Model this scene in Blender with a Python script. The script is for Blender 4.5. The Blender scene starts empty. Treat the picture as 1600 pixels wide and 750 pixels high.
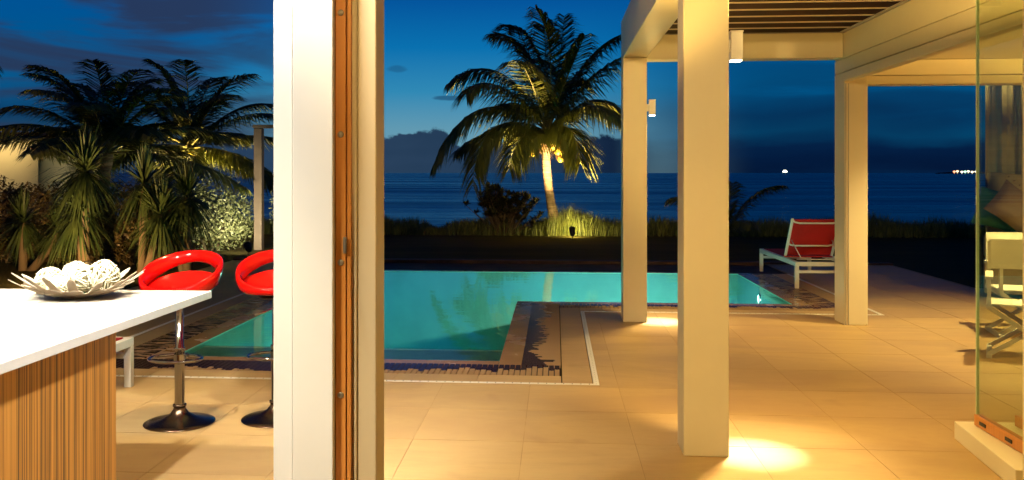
import bpy, math, random
from mathutils import Vector, Matrix
R = math.radians
rnd = random.Random(7)
scn = bpy.context.scene

# ------------------------------------------------------------------ camera
cam_d = bpy.data.cameras.new('camera')
cam_d.sensor_width = 36.0
cam_d.lens = 36.0 * 1400 / 1600
cam_d.shift_x = 0.0256
cam_d.shift_y = -0.0656
cam_d.clip_start = 0.05
cam_d.clip_end = 30000
cam = bpy.data.objects.new('camera', cam_d)
scn.collection.objects.link(cam)
cam.location = (0, 0, 1.5)
cam.rotation_euler = (R(90), 0, R(4.452))
scn.camera = cam
scn.render.resolution_x = 1024
scn.render.resolution_y = 480
vs = scn.view_settings
vs.view_transform = 'Standard'; vs.look = 'None'; vs.exposure = 0; vs.gamma = 1
cy = scn.cycles
cy.max_bounces = 8; cy.diffuse_bounces = 4; cy.glossy_bounces = 4; cy.transmission_bounces = 6
cy.transparent_max_bounces = 16
cy.use_denoising = True
cy.sample_clamp_indirect = 4.0
cy.caustics_reflective = False; cy.caustics_refractive = False


# ------------------------------------------------------------------ node helper
class NG:
    """tiny helper to write node graphs"""
    def __init__(s, tree):
        s.t = tree; s.n = tree.nodes; s.l = tree.links
    def new(s, typ, **kw):
        n = s.n.new(typ)
        for k, v in kw.items(): setattr(n, k, v)
        return n
    def put(s, sock, v):
        if isinstance(v, bpy.types.NodeSocket): s.l.new(v, sock)
        else: sock.default_value = v
    def m(s, op, a, b=0.0, c=0.0, clamp=False):
        n = s.new('ShaderNodeMath', operation=op); n.use_clamp = clamp
        s.put(n.inputs[0], a); s.put(n.inputs[1], b)
        if len(n.inputs) > 2: s.put(n.inputs[2], c)
        return n.outputs[0]
    def mix(s, f, a, b, blend='MIX'):
        n = s.new('ShaderNodeMix', data_type='RGBA', blend_type=blend)
        s.put(n.inputs[0], f); s.put(n.inputs[6], a); s.put(n.inputs[7], b)
        return n.outputs[2]
    def ss(s, v, lo, hi):
        n = s.new('ShaderNodeMapRange', interpolation_type='SMOOTHSTEP')
        s.put(n.inputs[0], v); s.put(n.inputs[1], lo); s.put(n.inputs[2], hi)
        n.inputs[3].default_value = 0.0; n.inputs[4].default_value = 1.0
        return n.outputs[0]
    def xyz(s, x, y, z=0.0):
        n = s.new('ShaderNodeCombineXYZ')
        s.put(n.inputs[0], x); s.put(n.inputs[1], y); s.put(n.inputs[2], z)
        return n.outputs[0]
    def noise(s, vec, scale=1.0, detail=4.0, rough=0.5, dist=0.0):
        n = s.new('ShaderNodeTexNoise')
        s.put(n.inputs['Vector'], vec); n.inputs['Scale'].default_value = scale
        n.inputs['Detail'].default_value = detail; n.inputs['Roughness'].default_value = rough
        n.inputs['Distortion'].default_value = dist
        return n.outputs[0]
    def mapv(s, vec, sc):
        n = s.new('ShaderNodeMapping'); s.put(n.inputs[0], vec); n.inputs[3].default_value = sc
        return n.outputs[0]
    def ramp(s, f, stops):
        n = s.new('ShaderNodeValToRGB'); s.put(n.inputs[0], f)
        e = n.color_ramp.elements
        while len(e) < len(stops): e.new(0.5)
        for el, (p, c) in zip(e, stops):
            el.position = p; el.color = (c[0], c[1], c[2], 1)
        return n.outputs[0]


def C4(c): return (c[0], c[1], c[2], 1.0)

# ------------------------------------------------------------------ world: twilight sky with cloud bank
world = bpy.data.worlds.new('World')
scn.world = world
world.use_nodes = True
g = NG(world.node_tree)
for n in list(g.n): g.n.remove(n)
tc = g.new('ShaderNodeTexCoord')
sx = g.new('ShaderNodeSeparateXYZ'); g.l.new(tc.outputs['Generated'], sx.inputs[0])
az = g.m('ARCTAN2', sx.outputs[0], sx.outputs[1])
el = g.m('ARCSINE', sx.outputs[2])
glow = g.m('EXPONENT', g.m('MULTIPLY', g.m('POWER', g.m('ABSOLUTE', g.m('SUBTRACT', az, -0.13)), 2.0), -6.5))
base = g.ramp(g.m('MULTIPLY', el, 1.0 / 0.6, clamp=True), [
    (0.0, (0.17, 0.33, 0.40)), (0.08, (0.12, 0.32, 0.44)), (0.15, (0.030, 0.25, 0.46)), (0.23, (0.003, 0.165, 0.43)),
    (0.33, (0.001, 0.078, 0.32)), (0.5, (0.001, 0.026, 0.14)), (1.0, (0.001, 0.008, 0.045))])
wob = g.m('MULTIPLY', g.m('SUBTRACT', g.noise(g.xyz(g.m('MULTIPLY', az, 5.0), g.m('MULTIPLY', el, 16.0), 2.2), 1.0, 5.0, 0.55, 0.4), 0.5), 0.055)
far = g.ramp(g.m('MULTIPLY', g.m('ADD', el, wob), 1.0 / 0.6, clamp=True), [
    (0.0, (0.001, 0.008, 0.035)), (0.04, (0.001, 0.012, 0.05)), (0.068, (0.001, 0.060, 0.15)), (0.10, (0.001, 0.040, 0.12)), (0.16, (0.0, 0.10, 0.27)), (0.3, (0.0, 0.085, 0.30)),
    (0.5, (0.001, 0.018, 0.10)), (0.8, (0.001, 0.008, 0.05)), (1.0, (0.001, 0.006, 0.04))])
sky = g.mix(g.ss(glow, 0.45, 0.98), far, base)
# high streaky clouds, mostly away from the afterglow
v1 = g.xyz(g.m('MULTIPLY', az, 3.4), g.m('MULTIPLY', el, 20.0), 1.7)
n1 = g.noise(v1, 1.0, 5.0, 0.55, 0.6)
side = g.ss(g.m('ABSOLUTE', g.m('SUBTRACT', az, -0.06)), 0.13, 0.34)
lowp = g.m('SUBTRACT', 1.0, g.ss(el, 0.16, 0.42))
dens = g.m('MULTIPLY', g.m('MULTIPLY', g.ss(n1, 0.37, 0.56), side), lowp)
ccol = g.mix(g.ss(az, -0.3, 0.1), C4((0.022, 0.036, 0.085)), C4((0.002, 0.020, 0.070)))
sky = g.mix(g.m('MULTIPLY', dens, g.m('SUBTRACT', 0.9, g.m('MULTIPLY', g.ss(az, -0.1, 0.1), 0.45))), sky, ccol)
# few small dark flecks of cloud inside the glow
def fleck(sky, a0, e0, wa, we, k, seed):
    nn = g.noise(g.xyz(g.m('MULTIPLY', az, 60.0), g.m('MULTIPLY', el, 160.0), seed), 1.0, 3.0)
    da = g.m('POWER', g.m('ABSOLUTE', g.m('DIVIDE', g.m('SUBTRACT', az, a0), wa)), 2.0)
    de = g.m('POWER', g.m('ABSOLUTE', g.m('DIVIDE', g.m('SUBTRACT', el, e0), we)), 2.0)
    d = g.m('ADD', g.m('ADD', da, de), g.m('MULTIPLY', g.m('SUBTRACT', nn, 0.5), 1.6))
    return g.mix(g.m('MULTIPLY', g.m('SUBTRACT', 1.0, g.ss(d, 0.3, 1.3)), k), sky, C4((0.010, 0.050, 0.125)))
sky = fleck(sky, -0.119, 0.083, 0.018, 0.0028, 0.65, 3.0)
sky = fleck(sky, -0.176, 0.115, 0.012, 0.004, 0.4, 5.0)
sky = fleck(sky, -0.215, 0.139, 0.02, 0.004, 0.3, 6.0)
# cumulus bank along the horizon
nb = g.noise(g.xyz(g.m('MULTIPLY', az, 17.0), g.m('MULTIPLY', el, 26.0), 4.2), 1.0, 7.0, 0.62)
nb2 = g.noise(g.xyz(g.m('MULTIPLY', az, 5.0), 0.0, 9.1), 1.0, 2.0)
bump_ = g.m('MULTIPLY', 0.006, g.m('EXPONENT', g.m('MULTIPLY', g.m('POWER', g.m('ABSOLUTE', g.m('SUBTRACT', az, -0.148)), 2.0), -500.0)))
hb = g.m('ADD', g.m('ADD', bump_, 0.036), g.m('ADD', g.m('MULTIPLY', g.m('SUBTRACT', nb, 0.5), 0.05), g.m('MULTIPLY', g.m('SUBTRACT', nb2, 0.5), 0.03)))
soft = g.m('MULTIPLY', g.ss(g.m('ABSOLUTE', g.m('SUBTRACT', az, -0.17)), 0.235, 0.33), 0.045)
bank = g.m('SUBTRACT', 1.0, g.ss(g.m('SUBTRACT', el, hb), g.m('SUBTRACT', -0.0015, soft), g.m('ADD', 0.0022, soft)))
bshade = g.noise(g.xyz(g.m('MULTIPLY', az, 14.0), g.m('MULTIPLY', el, 50.0), 8.8), 1.0, 4.0)
bcolc = g.mix(bshade, C4((0.013, 0.036, 0.078)), C4((0.026, 0.058, 0.115)))
bcolr = C4((0.0015, 0.008, 0.032))
bcol = g.mix(g.ss(az, -0.06, 0.12), bcolc, bcolr)
sky = g.mix(g.m('MULTIPLY', bank, g.m('SUBTRACT', 1.0, g.ss(az, 0.06, 0.13))), sky, bcol)
# below the horizon: dark sea-blue (only seen by bounce light)
sky = g.mix(g.ss(el, -0.004, 0.0), C4((0.002, 0.012, 0.04)), sky)
bg = g.new('ShaderNodeBackground'); g.l.new(sky, bg.inputs[0]); bg.inputs[1].default_value = 1.0
wo = g.new('ShaderNodeOutputWorld'); g.l.new(bg.outputs[0], wo.inputs[0])

# ------------------------------------------------------------------ materials
MATS = {}
def mat(name, col=(0.5, 0.5, 0.5), rough=0.5, metal=0.0, spec=0.5, emit=None, estr=0.0, coat=0.0, build=None):
    if name in MATS: return MATS[name]
    m = bpy.data.materials.new(name); m.use_nodes = True
    h = NG(m.node_tree); b = h.n['Principled BSDF']
    b.inputs['Base Color'].default_value = C4(col); b.inputs['Roughness'].default_value = rough
    b.inputs['Metallic'].default_value = metal; b.inputs['Specular IOR Level'].default_value = spec
    b.inputs['Coat Weight'].default_value = coat
    if emit: b.inputs['Emission Color'].default_value = C4(emit); b.inputs['Emission Strength'].default_value = estr
    if build: build(h, b)
    MATS[name] = m
    return m

def pos(h): return h.new('ShaderNodeNewGeometry').outputs['Position']
def objc(h): return h.new('ShaderNodeTexCoord').outputs['Object']
def orand(h): return h.new('ShaderNodeObjectInfo').outputs['Random']
def bump(h, b, height, strength=0.3, dist=0.01):
    n = h.new('ShaderNodeBump'); h.put(n.inputs['Height'], height)
    n.inputs['Strength'].default_value = strength; n.inputs['Distance'].default_value = dist
    h.l.new(n.outputs[0], b.inputs['Normal'])

def mottled(c, amt=0.12, scale=2.0, bs=0.12, bscale=60.0):
    def f(h, b):
        p = pos(h); n = h.noise(p, scale, 5.0, 0.6)
        lo = tuple(x * (1 - amt) for x in c); hi = tuple(min(1, x * (1 + amt)) for x in c)
        h.l.new(h.mix(h.ss(n, 0.3, 0.7), C4(lo), C4(hi)), b.inputs['Base Color'])
        bump(h, b, h.noise(p, bscale, 3.0), bs, 0.002)
    return f

def tile_mat(h, b):
    p = pos(h); r = orand(h)
    big = h.noise(h.mapv(p, (0.5, 1.4, 1)), 1.1, 5.0, 0.6, 1.2)
    fine = h.noise(h.mapv(p, (3, 9, 3)), 2.2, 6.0, 0.65, 0.7)
    c = h.mix(h.ss(big, 0.3, 0.7), C4((0.42, 0.28, 0.125)), C4((0.52, 0.365, 0.165)))
    c = h.mix(h.m('MULTIPLY', h.ss(fine, 0.45, 0.75), 0.25), c, C4((0.38, 0.245, 0.11)))
    spots = h.noise(p, 3.1, 2.0, 0.5)
    c = h.mix(h.m('MULTIPLY', h.ss(spots, 0.62, 0.78), 0.35), c, C4((0.33, 0.21, 0.10)))
    v = h.m('ADD', 0.95, h.m('MULTIPLY', r, 0.09))
    hs = h.new('ShaderNodeHueSaturation'); h.l.new(c, hs.inputs['Color']); h.put(hs.inputs['Value'], v)
    h.l.new(hs.outputs[0], b.inputs['Base Color'])
    h.put(b.inputs['Roughness'], h.m('ADD', 0.36, h.m('MULTIPLY', big, 0.22)))
    bump(h, b, fine, 0.06, 0.003)
M_tile = mat('stone_tile', rough=0.45, spec=0.35, build=tile_mat)
M_grout = mat('tile_grout', (0.42, 0.31, 0.2), 0.85, build=mottled((0.42, 0.29, 0.14), 0.2, 3))
M_white = mat('white_paint', (0.82, 0.80, 0.74), 0.45, build=mottled((0.82, 0.80, 0.74), 0.03, 1.3, 0.05, 35))
M_cream = mat('cream_paint', (0.80, 0.71, 0.50), 0.42, build=mottled((0.80, 0.71, 0.50), 0.035, 1.2, 0.05, 30))
M_greytrim = mat('grey_trim', (0.42, 0.38, 0.34), 0.4, build=mottled((0.42, 0.38, 0.34), 0.06, 3))
M_dark = mat('dark_metal', (0.03, 0.028, 0.026), 0.45, 0.3, build=mottled((0.03, 0.028, 0.026), 0.2, 6))
M_joist = mat('dark_timber', (0.03, 0.012, 0.010), 0.55, build=mottled((0.03, 0.012, 0.010), 0.35, 4))
M_edge = mat('lit_underside_cream', (0.62, 0.50, 0.36), 0.35, build=mottled((0.62, 0.50, 0.36), 0.05, 3))
def zebra(h, b):
    p = pos(h)
    n = h.noise(h.mapv(p, (1, 210, 0.8)), 1.0, 4.0, 0.65, 0.1)
    n2 = h.noise(h.mapv(p, (1, 62, 0.5)), 1.0, 3.0, 0.5, 0.2)
    v = h.m('ADD', h.m('MULTIPLY', n, 0.65), h.m('MULTIPLY', n2, 0.35))
    c = h.ramp(v, [(0.36, (0.055, 0.026, 0.010)), (0.44, (0.16, 0.075, 0.022)), (0.50, (0.52, 0.23, 0.045)), (0.64, (0.72, 0.36, 0.08))])
    h.l.new(c, b.inputs['Base Color']); bump(h, b, n, 0.15, 0.001)
M_zebra = mat('zebrano_veneer', rough=0.38, build=zebra)
def timber(h, b):
    p = pos(h)
    n = h.noise(h.mapv(p, (60, 60, 1.6)), 1.0, 4.0, 0.6, 0.2)
    h.l.new(h.mix(n, C4((0.46, 0.16, 0.03)), C4((0.72, 0.30, 0.06))), b.inputs['Base Color'])
M_wood = mat('varnished_hardwood', rough=0.32, coat=0.3, build=timber)
M_quartz = mat('white_quartz', (0.84, 0.83, 0.80), 0.25, build=mottled((0.84, 0.83, 0.80), 0.02, 20, 0.01))
M_red = mat('glossy_red_plastic', (0.62, 0.004, 0.003), 0.12, coat=0.6, build=None)
M_chrome = mat('chrome', (0.86, 0.86, 0.86), 0.07, 1.0)
M_sling = mat('red_sling', (0.38, 0.005, 0.005), 0.75, build=mottled((0.38, 0.005, 0.005), 0.12, 5, 0.3, 400))
M_framew = mat('white_metal_frame', (0.74, 0.72, 0.68), 0.35, build=mottled((0.74, 0.72, 0.68), 0.04, 7))
def petalf(h, b):
    tl = h.new('ShaderNodeBsdfTranslucent'); tl.inputs[0].default_value = (.86, .76, .62, 1)
    mx = h.new('ShaderNodeMixShader'); mx.inputs[0].default_value = .4
    h.l.new(b.outputs[0], mx.inputs[1]); h.l.new(tl.outputs[0], mx.inputs[2]); h.l.new(mx.outputs[0], h.n['Material Output'].inputs[0])
M_petal = mat('white_petal_shell', (0.84, 0.77, 0.68), 0.35, build=petalf)
M_vine = mat('pale_wicker', (0.84, 0.81, 0.58), 0.6)
M_bark = mat('palm_bark', rough=0.85, build=lambda h, b: (
    h.l.new(h.mix(h.ss(h.noise(h.mapv(pos(h), (3, 3, 26)), 1.0, 4.0, 0.6, 0.5), 0.35, 0.65), C4((0.16, 0.105, 0.07)), C4((0.40, 0.29, 0.20))), b.inputs['Base Color']),
    bump(h, b, h.noise(h.mapv(pos(h), (6, 6, 30)), 1.0, 3.0), 0.6, 0.02)))
def leafm(c1, c2, sc=3.0, rough=0.45):
    def f(h, b):
        n = h.noise(pos(h), sc, 3.0)
        h.l.new(h.mix(h.ss(n, 0.35, 0.65), C4(c1), C4(c2)), b.inputs['Base Color'])
    return f
M_frond = mat('palm_leaf', rough=0.4, build=leafm((0.08, 0.095, 0.017), (0.15, 0.155, 0.03)))
M_frond2 = mat('dry_palm_leaf', rough=0.6, build=leafm((0.20, 0.11, 0.04), (0.32, 0.20, 0.08)))
M_rach = mat('palm_rib', (0.22, 0.20, 0.07), 0.5)
M_coco = mat('green_yellow_coconut', rough=0.4, build=leafm((0.50, 0.30, 0.03), (0.42, 0.36, 0.05), 9))
M_yucca = mat('sword_leaf', rough=0.45, build=leafm((0.028, 0.048, 0.012), (0.062, 0.085, 0.024)))
M_shrub = mat('silvery_shrub_leaf', rough=0.5, build=leafm((0.09, 0.11, 0.04), (0.20, 0.21, 0.10), 8))
M_hedge = mat('hedge_leaf', rough=0.5, build=leafm((0.09, 0.06, 0.016), (0.17, 0.115, 0.04), 8))
M_darkleaf = mat('dark_shrub_leaf', rough=0.4, build=leafm((0.03, 0.035, 0.012), (0.07, 0.06, 0.02), 8))
M_dgrass = mat('dune_grass_blade', rough=0.6, build=leafm((0.09, 0.11, 0.02), (0.20, 0.22, 0.05), 6))
M_stem = mat('woody_stem', (0.13, 0.09, 0.05), 0.8)
def lawnf(h, b):
    p = pos(h); n = h.noise(h.mapv(p, (0.25, 1.1, 1)), 1.0, 6.0, 0.65); f = h.noise(p, 38.0, 3.0)
    c = h.mix(h.ss(n, 0.35, 0.65), C4((0.05, 0.036, 0.011)), C4((0.10, 0.07, 0.02)))
    c = h.mix(h.ss(f, 0.35, 0.7), c, C4((0.06, 0.06, 0.014)))
    h.l.new(c, b.inputs['Base Color']); bump(h, b, f, 0.8, 0.03)
M_lawn = mat('night_lawn', rough=0.9, spec=0.1, build=lawnf)
M_bed = mat('dark_slate_strip', rough=0.7, spec=0.2, build=mottled((0.06, 0.035, 0.03), 0.3, 3, 0.4, 30))
def seaf(h, b):
    p = pos(h)
    n = h.noise(h.mapv(p, (0.006, 0.05, 1)), 1.0, 5.0, 0.6, 0.4)
    h.l.new(h.mix(h.ss(n, 0.3, 0.75), C4((0.0, 0.13, 0.34)), C4((0.008, 0.32, 0.66))), b.inputs['Base Color'])
    s = h.noise(h.mapv(p, (0.05, 0.35, 1)), 1.0, 4.0, 0.6)
    st = h.noise(h.mapv(p, (0.006, 0.045, 1)), 1.0, 4.0, 0.6, 0.3)
    h.put(b.inputs['Roughness'], h.m('ADD', 0.22, h.m('MULTIPLY', h.ss(st, 0.3, 0.75), 0.2)))
    bump(h, b, s, 0.5, 1.6)
M_sea = mat('sea_surface', rough=0.33, spec=0.5, build=seaf)
M_sand = mat('sand', rough=0.9, build=mottled((0.16, 0.11, 0.07), 0.2, 1.5))
def wetstone(h, b):
    p = pos(h); n = h.noise(p, 2.0, 4.0, 0.6)
    h.l.new(h.mix(n, C4((0.30, 0.165, 0.065)), C4((0.42, 0.25, 0.105))), b.inputs['Base Color'])
    h.put(b.inputs['Roughness'], h.m('ADD', 0.16, h.m('MULTIPLY', h.ss(n, 0.4, 0.7), 0.2)))
M_wet = mat('wet_coping_stone', rough=0.2, spec=0.35, build=wetstone)
def slatf(world_only):
    def f(h, b):
        p = pos(h)
        if world_only:
            n = h.noise(h.mapv(p, (5, 20, 1)), 1.0, 2.0); wet = h.m('SUBTRACT', 1.0, h.ss(n, 0.50, 0.54)); r = h.noise(p, 30.0)
        else:
            r = orand(h)
            sp = h.new('ShaderNodeSeparateXYZ'); h.l.new(objc(h), sp.inputs[0])
            loc = h.new('ShaderNodeObjectInfo').outputs['Location']
            ln = h.noise(h.mapv(loc, (1.3, 1.3, 1)), 1.0, 2.0)
            lx = h.new('ShaderNodeSeparateXYZ'); h.l.new(loc, lx.inputs[0])
            left = h.m('SUBTRACT', 1.0, h.ss(lx.outputs[0], -1.5, -0.5))
            th = h.m('ADD', h.m('ADD', h.m('MULTIPLY', h.m('SUBTRACT', ln, 0.32), 1.5), h.m('MULTIPLY', left, 0.6)), h.m('MULTIPLY', r, 0.35))
            edge = h.noise(h.mapv(p, (60, 60, 1)), 1.0, 2.0)
            y = h.m('ADD', h.m('DIVIDE', sp.outputs[1], 0.33), h.m('MULTIPLY', h.m('SUBTRACT', edge, 0.5), 0.12))
            wet = h.m('SUBTRACT', 1.0, h.ss(h.m('SUBTRACT', y, th), -0.02, 0.02))
        gr = h.noise(h.mapv(objc(h), (90, 5, 30)), 1.0, 4.0)
        dry = h.mix(gr, C4((0.24, 0.15, 0.07)), C4((0.46, 0.31, 0.16)))
        dry = h.mix(h.m('MULTIPLY', r, 0.5), dry, C4((0.32, 0.21, 0.11)))
        h.l.new(h.mix(wet, dry, C4((0.030, 0.008, 0.008))), b.inputs['Base Color'])
        h.put(b.inputs['Roughness'], h.m('SUBTRACT', 0.7, h.m('MULTIPLY', wet, 0.45)))
        b.inputs['Specular IOR Level'].default_value = 0.4
    return f
M_slat = mat('grating_timber', build=slatf(False))
M_slat2 = mat('grating_timber_far', build=slatf(True))
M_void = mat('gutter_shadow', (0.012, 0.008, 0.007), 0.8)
M_plaster = mat('pool_plaster', rough=0.7, build=mottled((0.30, 0.80, 0.72), 0.10, 1.6, 0.1, 8))
M_ledge = mat('pool_ledge_tile', rough=0.5, build=mottled((0.22, 0.34, 0.36), 0.12, 6, 0.1, 20))
M_lightedge = mat('pale_edge_tile', (0.8, 0.82, 0.76), 0.4)
def waterf(name, tint, rough, bs, sc):
    m = bpy.data.materials.new(name); m.use_nodes = True; h = NG(m.node_tree)
    h.n.remove(h.n['Principled BSDF'])
    tr = h.new('ShaderNodeBsdfTransparent'); tr.inputs[0].default_value = C4(tint)
    gl = h.new('ShaderNodeBsdfGlossy'); gl.inputs['Roughness'].default_value = rough
    fr = h.new('ShaderNodeFresnel'); fr.inputs[0].default_value = 1.33
    bp = h.new('ShaderNodeBump'); bp.inputs['Strength'].default_value = bs; bp.inputs['Distance'].default_value = 0.01
    h.l.new(h.noise(h.mapv(pos(h), sc), 1.0, 3.0, 0.5, 0.3), bp.inputs['Height'])
    h.l.new(bp.outputs[0], gl.inputs['Normal']); h.l.new(bp.outputs[0], fr.inputs['Normal'])
    mx = h.new('ShaderNodeMixShader'); h.l.new(fr.outputs[0], mx.inputs[0])
    h.l.new(tr.outputs[0], mx.inputs[1]); h.l.new(gl.outputs[0], mx.inputs[2])
    h.l.new(mx.outputs[0], h.n['Material Output'].inputs[0])
    MATS[name] = m
    return m
M_water = waterf('pool_water_surface', (0.62, 0.97, 0.91), 0.03, 0.22, (2.0, 4.5, 1))
def glassf():
    m = bpy.data.materials.new('pane_glass'); m.use_nodes = True; h = NG(m.node_tree)
    h.n.remove(h.n['Principled BSDF'])
    tr = h.new('ShaderNodeBsdfTransparent'); tr.inputs[0].default_value = (0.90, 0.95, 0.84, 1)
    gl = h.new('ShaderNodeBsdfGlossy'); gl.inputs['Roughness'].default_value = 0.0
    ge = h.new('ShaderNodeNewGeometry'); dt = h.new('ShaderNodeVectorMath', operation='DOT_PRODUCT')
    h.l.new(ge.outputs['Incoming'], dt.inputs[0]); h.l.new(ge.outputs['Normal'], dt.inputs[1])
    sc_ = h.m('POWER', h.m('SUBTRACT', 1.0, h.m('ABSOLUTE', dt.outputs['Value'])), 5.0)
    mx = h.new('ShaderNodeMixShader'); h.l.new(h.m('ADD', 0.04, h.m('MULTIPLY', sc_, 0.96)), mx.inputs[0])
    h.l.new(tr.outputs[0], mx.inputs[1]); h.l.new(gl.outputs[0], mx.inputs[2])
    h.l.new(mx.outputs[0], h.n['Material Output'].inputs[0])
    return m
M_glass = glassf()
M_glassedge = mat('glass_edge', (0.55, 0.68, 0.45), 0.25)
M_steel = mat('steel_bolt', (0.35, 0.31, 0.26), 0.35, 0.8)
M_canvas = mat('cream_canvas', (0.76, 0.75, 0.68), 0.8, build=mottled((0.76, 0.75, 0.68), 0.05, 6, 0.2, 200))
M_greyfab = mat('grey_linen', (0.36, 0.33, 0.27), 0.85, build=mottled((0.36, 0.33, 0.27), 0.08, 5, 0.25, 120))
M_teal = mat('teal_velvet', (0.03, 0.22, 0.25), 0.8)
M_mauve = mat('mauve_satin', (0.20, 0.16, 0.18), 0.5, build=mottled((0.20, 0.16, 0.18), 0.1, 9))
M_bead = mat('silver_bead', (0.85, 0.8, 0.75), 0.2, 0.9)
M_curtain = mat('reflection_grey_gauze', (0.36, 0.35, 0.31), 0.9, build=lambda h, b: h.l.new(
    h.mix(h.noise(h.mapv(pos(h), (1, 1, 14)), 1.0, 3.0, 0.5, 1.0), C4((0.26, 0.27, 0.26)), C4((0.42, 0.41, 0.36))), b.inputs['Base Color']))
M_lampglow = mat('lamp_lens', (1, 1, 1), 0.3, emit=(1.0, 0.86, 0.62), estr=14)
M_poolglow = mat('pool_lamp_lens', (1, 1, 1), 0.3, emit=(0.9, 1.0, 0.85), estr=10)

# ------------------------------------------------------------------ mesh builder
class MB:
    def __init__(s): s.v = []; s.f = []
    def quad(s, a, b, c, d):
        i = len(s.v); s.v += [tuple(a), tuple(b), tuple(c), tuple(d)]; s.f.append((i, i+1, i+2, i+3)); return s
    def tri(s, a, b, c):
        i = len(s.v); s.v += [tuple(a), tuple(b), tuple(c)]; s.f.append((i, i+1, i+2)); return s
    def box(s, x0, x1, y0, y1, z0, z1):
        i = len(s.v)
        s.v += [(x0,y0,z0),(x1,y0,z0),(x1,y1,z0),(x0,y1,z0),(x0,y0,z1),(x1,y0,z1),(x1,y1,z1),(x0,y1,z1)]
        s.f += [(i,i+3,i+2,i+1),(i+4,i+5,i+6,i+7),(i,i+1,i+5,i+4),(i+1,i+2,i+6,i+5),(i+2,i+3,i+7,i+6),(i+3,i,i+4,i+7)]
        return s
    def bar(s, a, b, w, h, up=(0, 0, 1)):
        a, b = Vector(a), Vector(b); d = (b-a).normalized(); u = Vector(up)
        r = d.cross(u)
        if r.length < 1e-4: r = d.cross(Vector((0, 1, 0)))
        r.normalize(); u = r.cross(d).normalized()
        i = len(s.v)
        for p in (a, b):
            for sr, su in ((-1,-1),(1,-1),(1,1),(-1,1)): s.v.append(tuple(p + r*sr*w/2 + u*su*h/2))
        s.f += [(i,i+1,i+2,i+3),(i+7,i+6,i+5,i+4)] + [(i+k,i+4+k,i+4+(k+1)%4,i+(k+1)%4) for k in range(4)]
        return s
    def tube(s, pts, rad, n=8, closed=False, caps=True):
        pts = [Vector(p) for p in pts]; m = len(pts); i0 = len(s.v); prev = None
        for k, p in enumerate(pts):
            if closed: t = pts[(k+1) % m] - pts[k-1]
            else: t = pts[min(k+1, m-1)] - pts[max(k-1, 0)]
            if t.length < 1e-9: t = Vector((0, 0, 1))
            t.normalize()
            if prev is None:
                u = t.cross(Vector((0, 0, 1)))
                if u.length < 1e-3: u = t.cross(Vector((0, 1, 0)))
            else: u = prev - t * prev.dot(t)
            u.normalize(); prev = u; w = t.cross(u)
            r = rad[k] if isinstance(rad, (list, tuple)) else rad
            for j in range(n):
                a = 2*math.pi*j/n; s.v.append(tuple(p + u*math.cos(a)*r + w*math.sin(a)*r))
        for k in range(m if closed else m-1):
            k2 = (k+1) % m
            for j in range(n):
                s.f.append((i0+k*n+j, i0+k*n+(j+1)%n, i0+k2*n+(j+1)%n, i0+k2*n+j))
        if caps and not closed:
            s.f.append(tuple(i0+j for j in reversed(range(n)))); s.f.append(tuple(i0+(m-1)*n+j for j in range(n)))
        return s
    def lathe(s, prof, c=(0, 0, 0), n=32):
        i0 = len(s.v)
        for (r, z) in prof:
            for j in range(n):
                a = 2*math.pi*j/n; s.v.append((c[0]+r*math.cos(a), c[1]+r*math.sin(a), c[2]+z))
        for k in range(len(prof)-1):
            for j in range(n):
                s.f.append((i0+k*n+j, i0+k*n+(j+1)%n, i0+(k+1)*n+(j+1)%n, i0+(k+1)*n+j))
        return s
    def sphere(s, c, r, n=12, m=8, sc=(1, 1, 1)):
        prof = [(r*math.sin(math.pi*k/m), -r*math.cos(math.pi*k/m)) for k in range(m+1)]
        i0 = len(s.v); s.lathe(prof, (0, 0, 0), n)
        s.v[i0:] = [(c[0]+x*sc[0], c[1]+y*sc[1], c[2]+z*sc[2]) for x, y, z in s.v[i0:]]
        return s
    def mesh(s, name, smooth=False):
        me = bpy.data.meshes.new(name); me.from_pydata(s.v, [], s.f); me.validate()
        if smooth:
            me.polygons.foreach_set('use_smooth', [True]*len(me.polygons))
        me.update(); return me
    def obj(s, name, m, parent=None, loc=None, rz=0.0, smooth=False, bevel=0.0):
        me = s.mesh(name, smooth); me.materials.append(m)
        o = bpy.data.objects.new(name, me); scn.collection.objects.link(o)
        if parent is not None: o.parent = parent
        if loc is not None: o.location = loc
        o.rotation_euler.z = rz
        if bevel:
            bv = o.modifiers.new('bevel', 'BEVEL'); bv.width = bevel; bv.segments = 2; bv.limit_method = 'ANGLE'
            bv.harden_normals = False
        return o

def tag(o, label=None, cat=None, group=None, kind=None):
    if label: o['label'] = label
    if cat: o['category'] = cat
    if group: o['group'] = group
    if kind: o['kind'] = kind
    return o
def thing(name, loc, label, cat, group=None, rz=0.0):
    o = bpy.data.objects.new(name, None); scn.collection.objects.link(o)
    o.location = loc; o.rotation_euler.z = rz; o.empty_display_size = 0.1
    return tag(o, label, cat, group)
def copy_tree(o, parent=None):
    c = o.copy(); scn.collection.objects.link(c)
    if parent is not None: c.parent = parent
    for ch in list(o.children): copy_tree(ch, c)
    return c
def inst(o, loc, rz=0.0, parent=None):
    c = o.copy(); scn.collection.objects.link(c); c.location = loc; c.rotation_euler.z = rz
    c.parent = parent if parent is not None else o.parent
    return c

def spot(name, parent, loc, target, power, col, size, blend=0.4, radius=0.05):
    d = bpy.data.lights.new(name, 'SPOT'); d.energy = power; d.color = col; d.spot_size = R(size)
    d.spot_blend = blend; d.shadow_soft_size = radius
    o = bpy.data.objects.new(name, d); scn.collection.objects.link(o)
    o.parent = parent; o.location = loc
    v = Vector(target) - Vector(loc)
    o.rotation_euler = v.to_track_quat('-Z', 'Y').to_euler()
    return o
WARM = (1.0, 0.62, 0.155)
HALO = (1.0, 0.70, 0.32)

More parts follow.
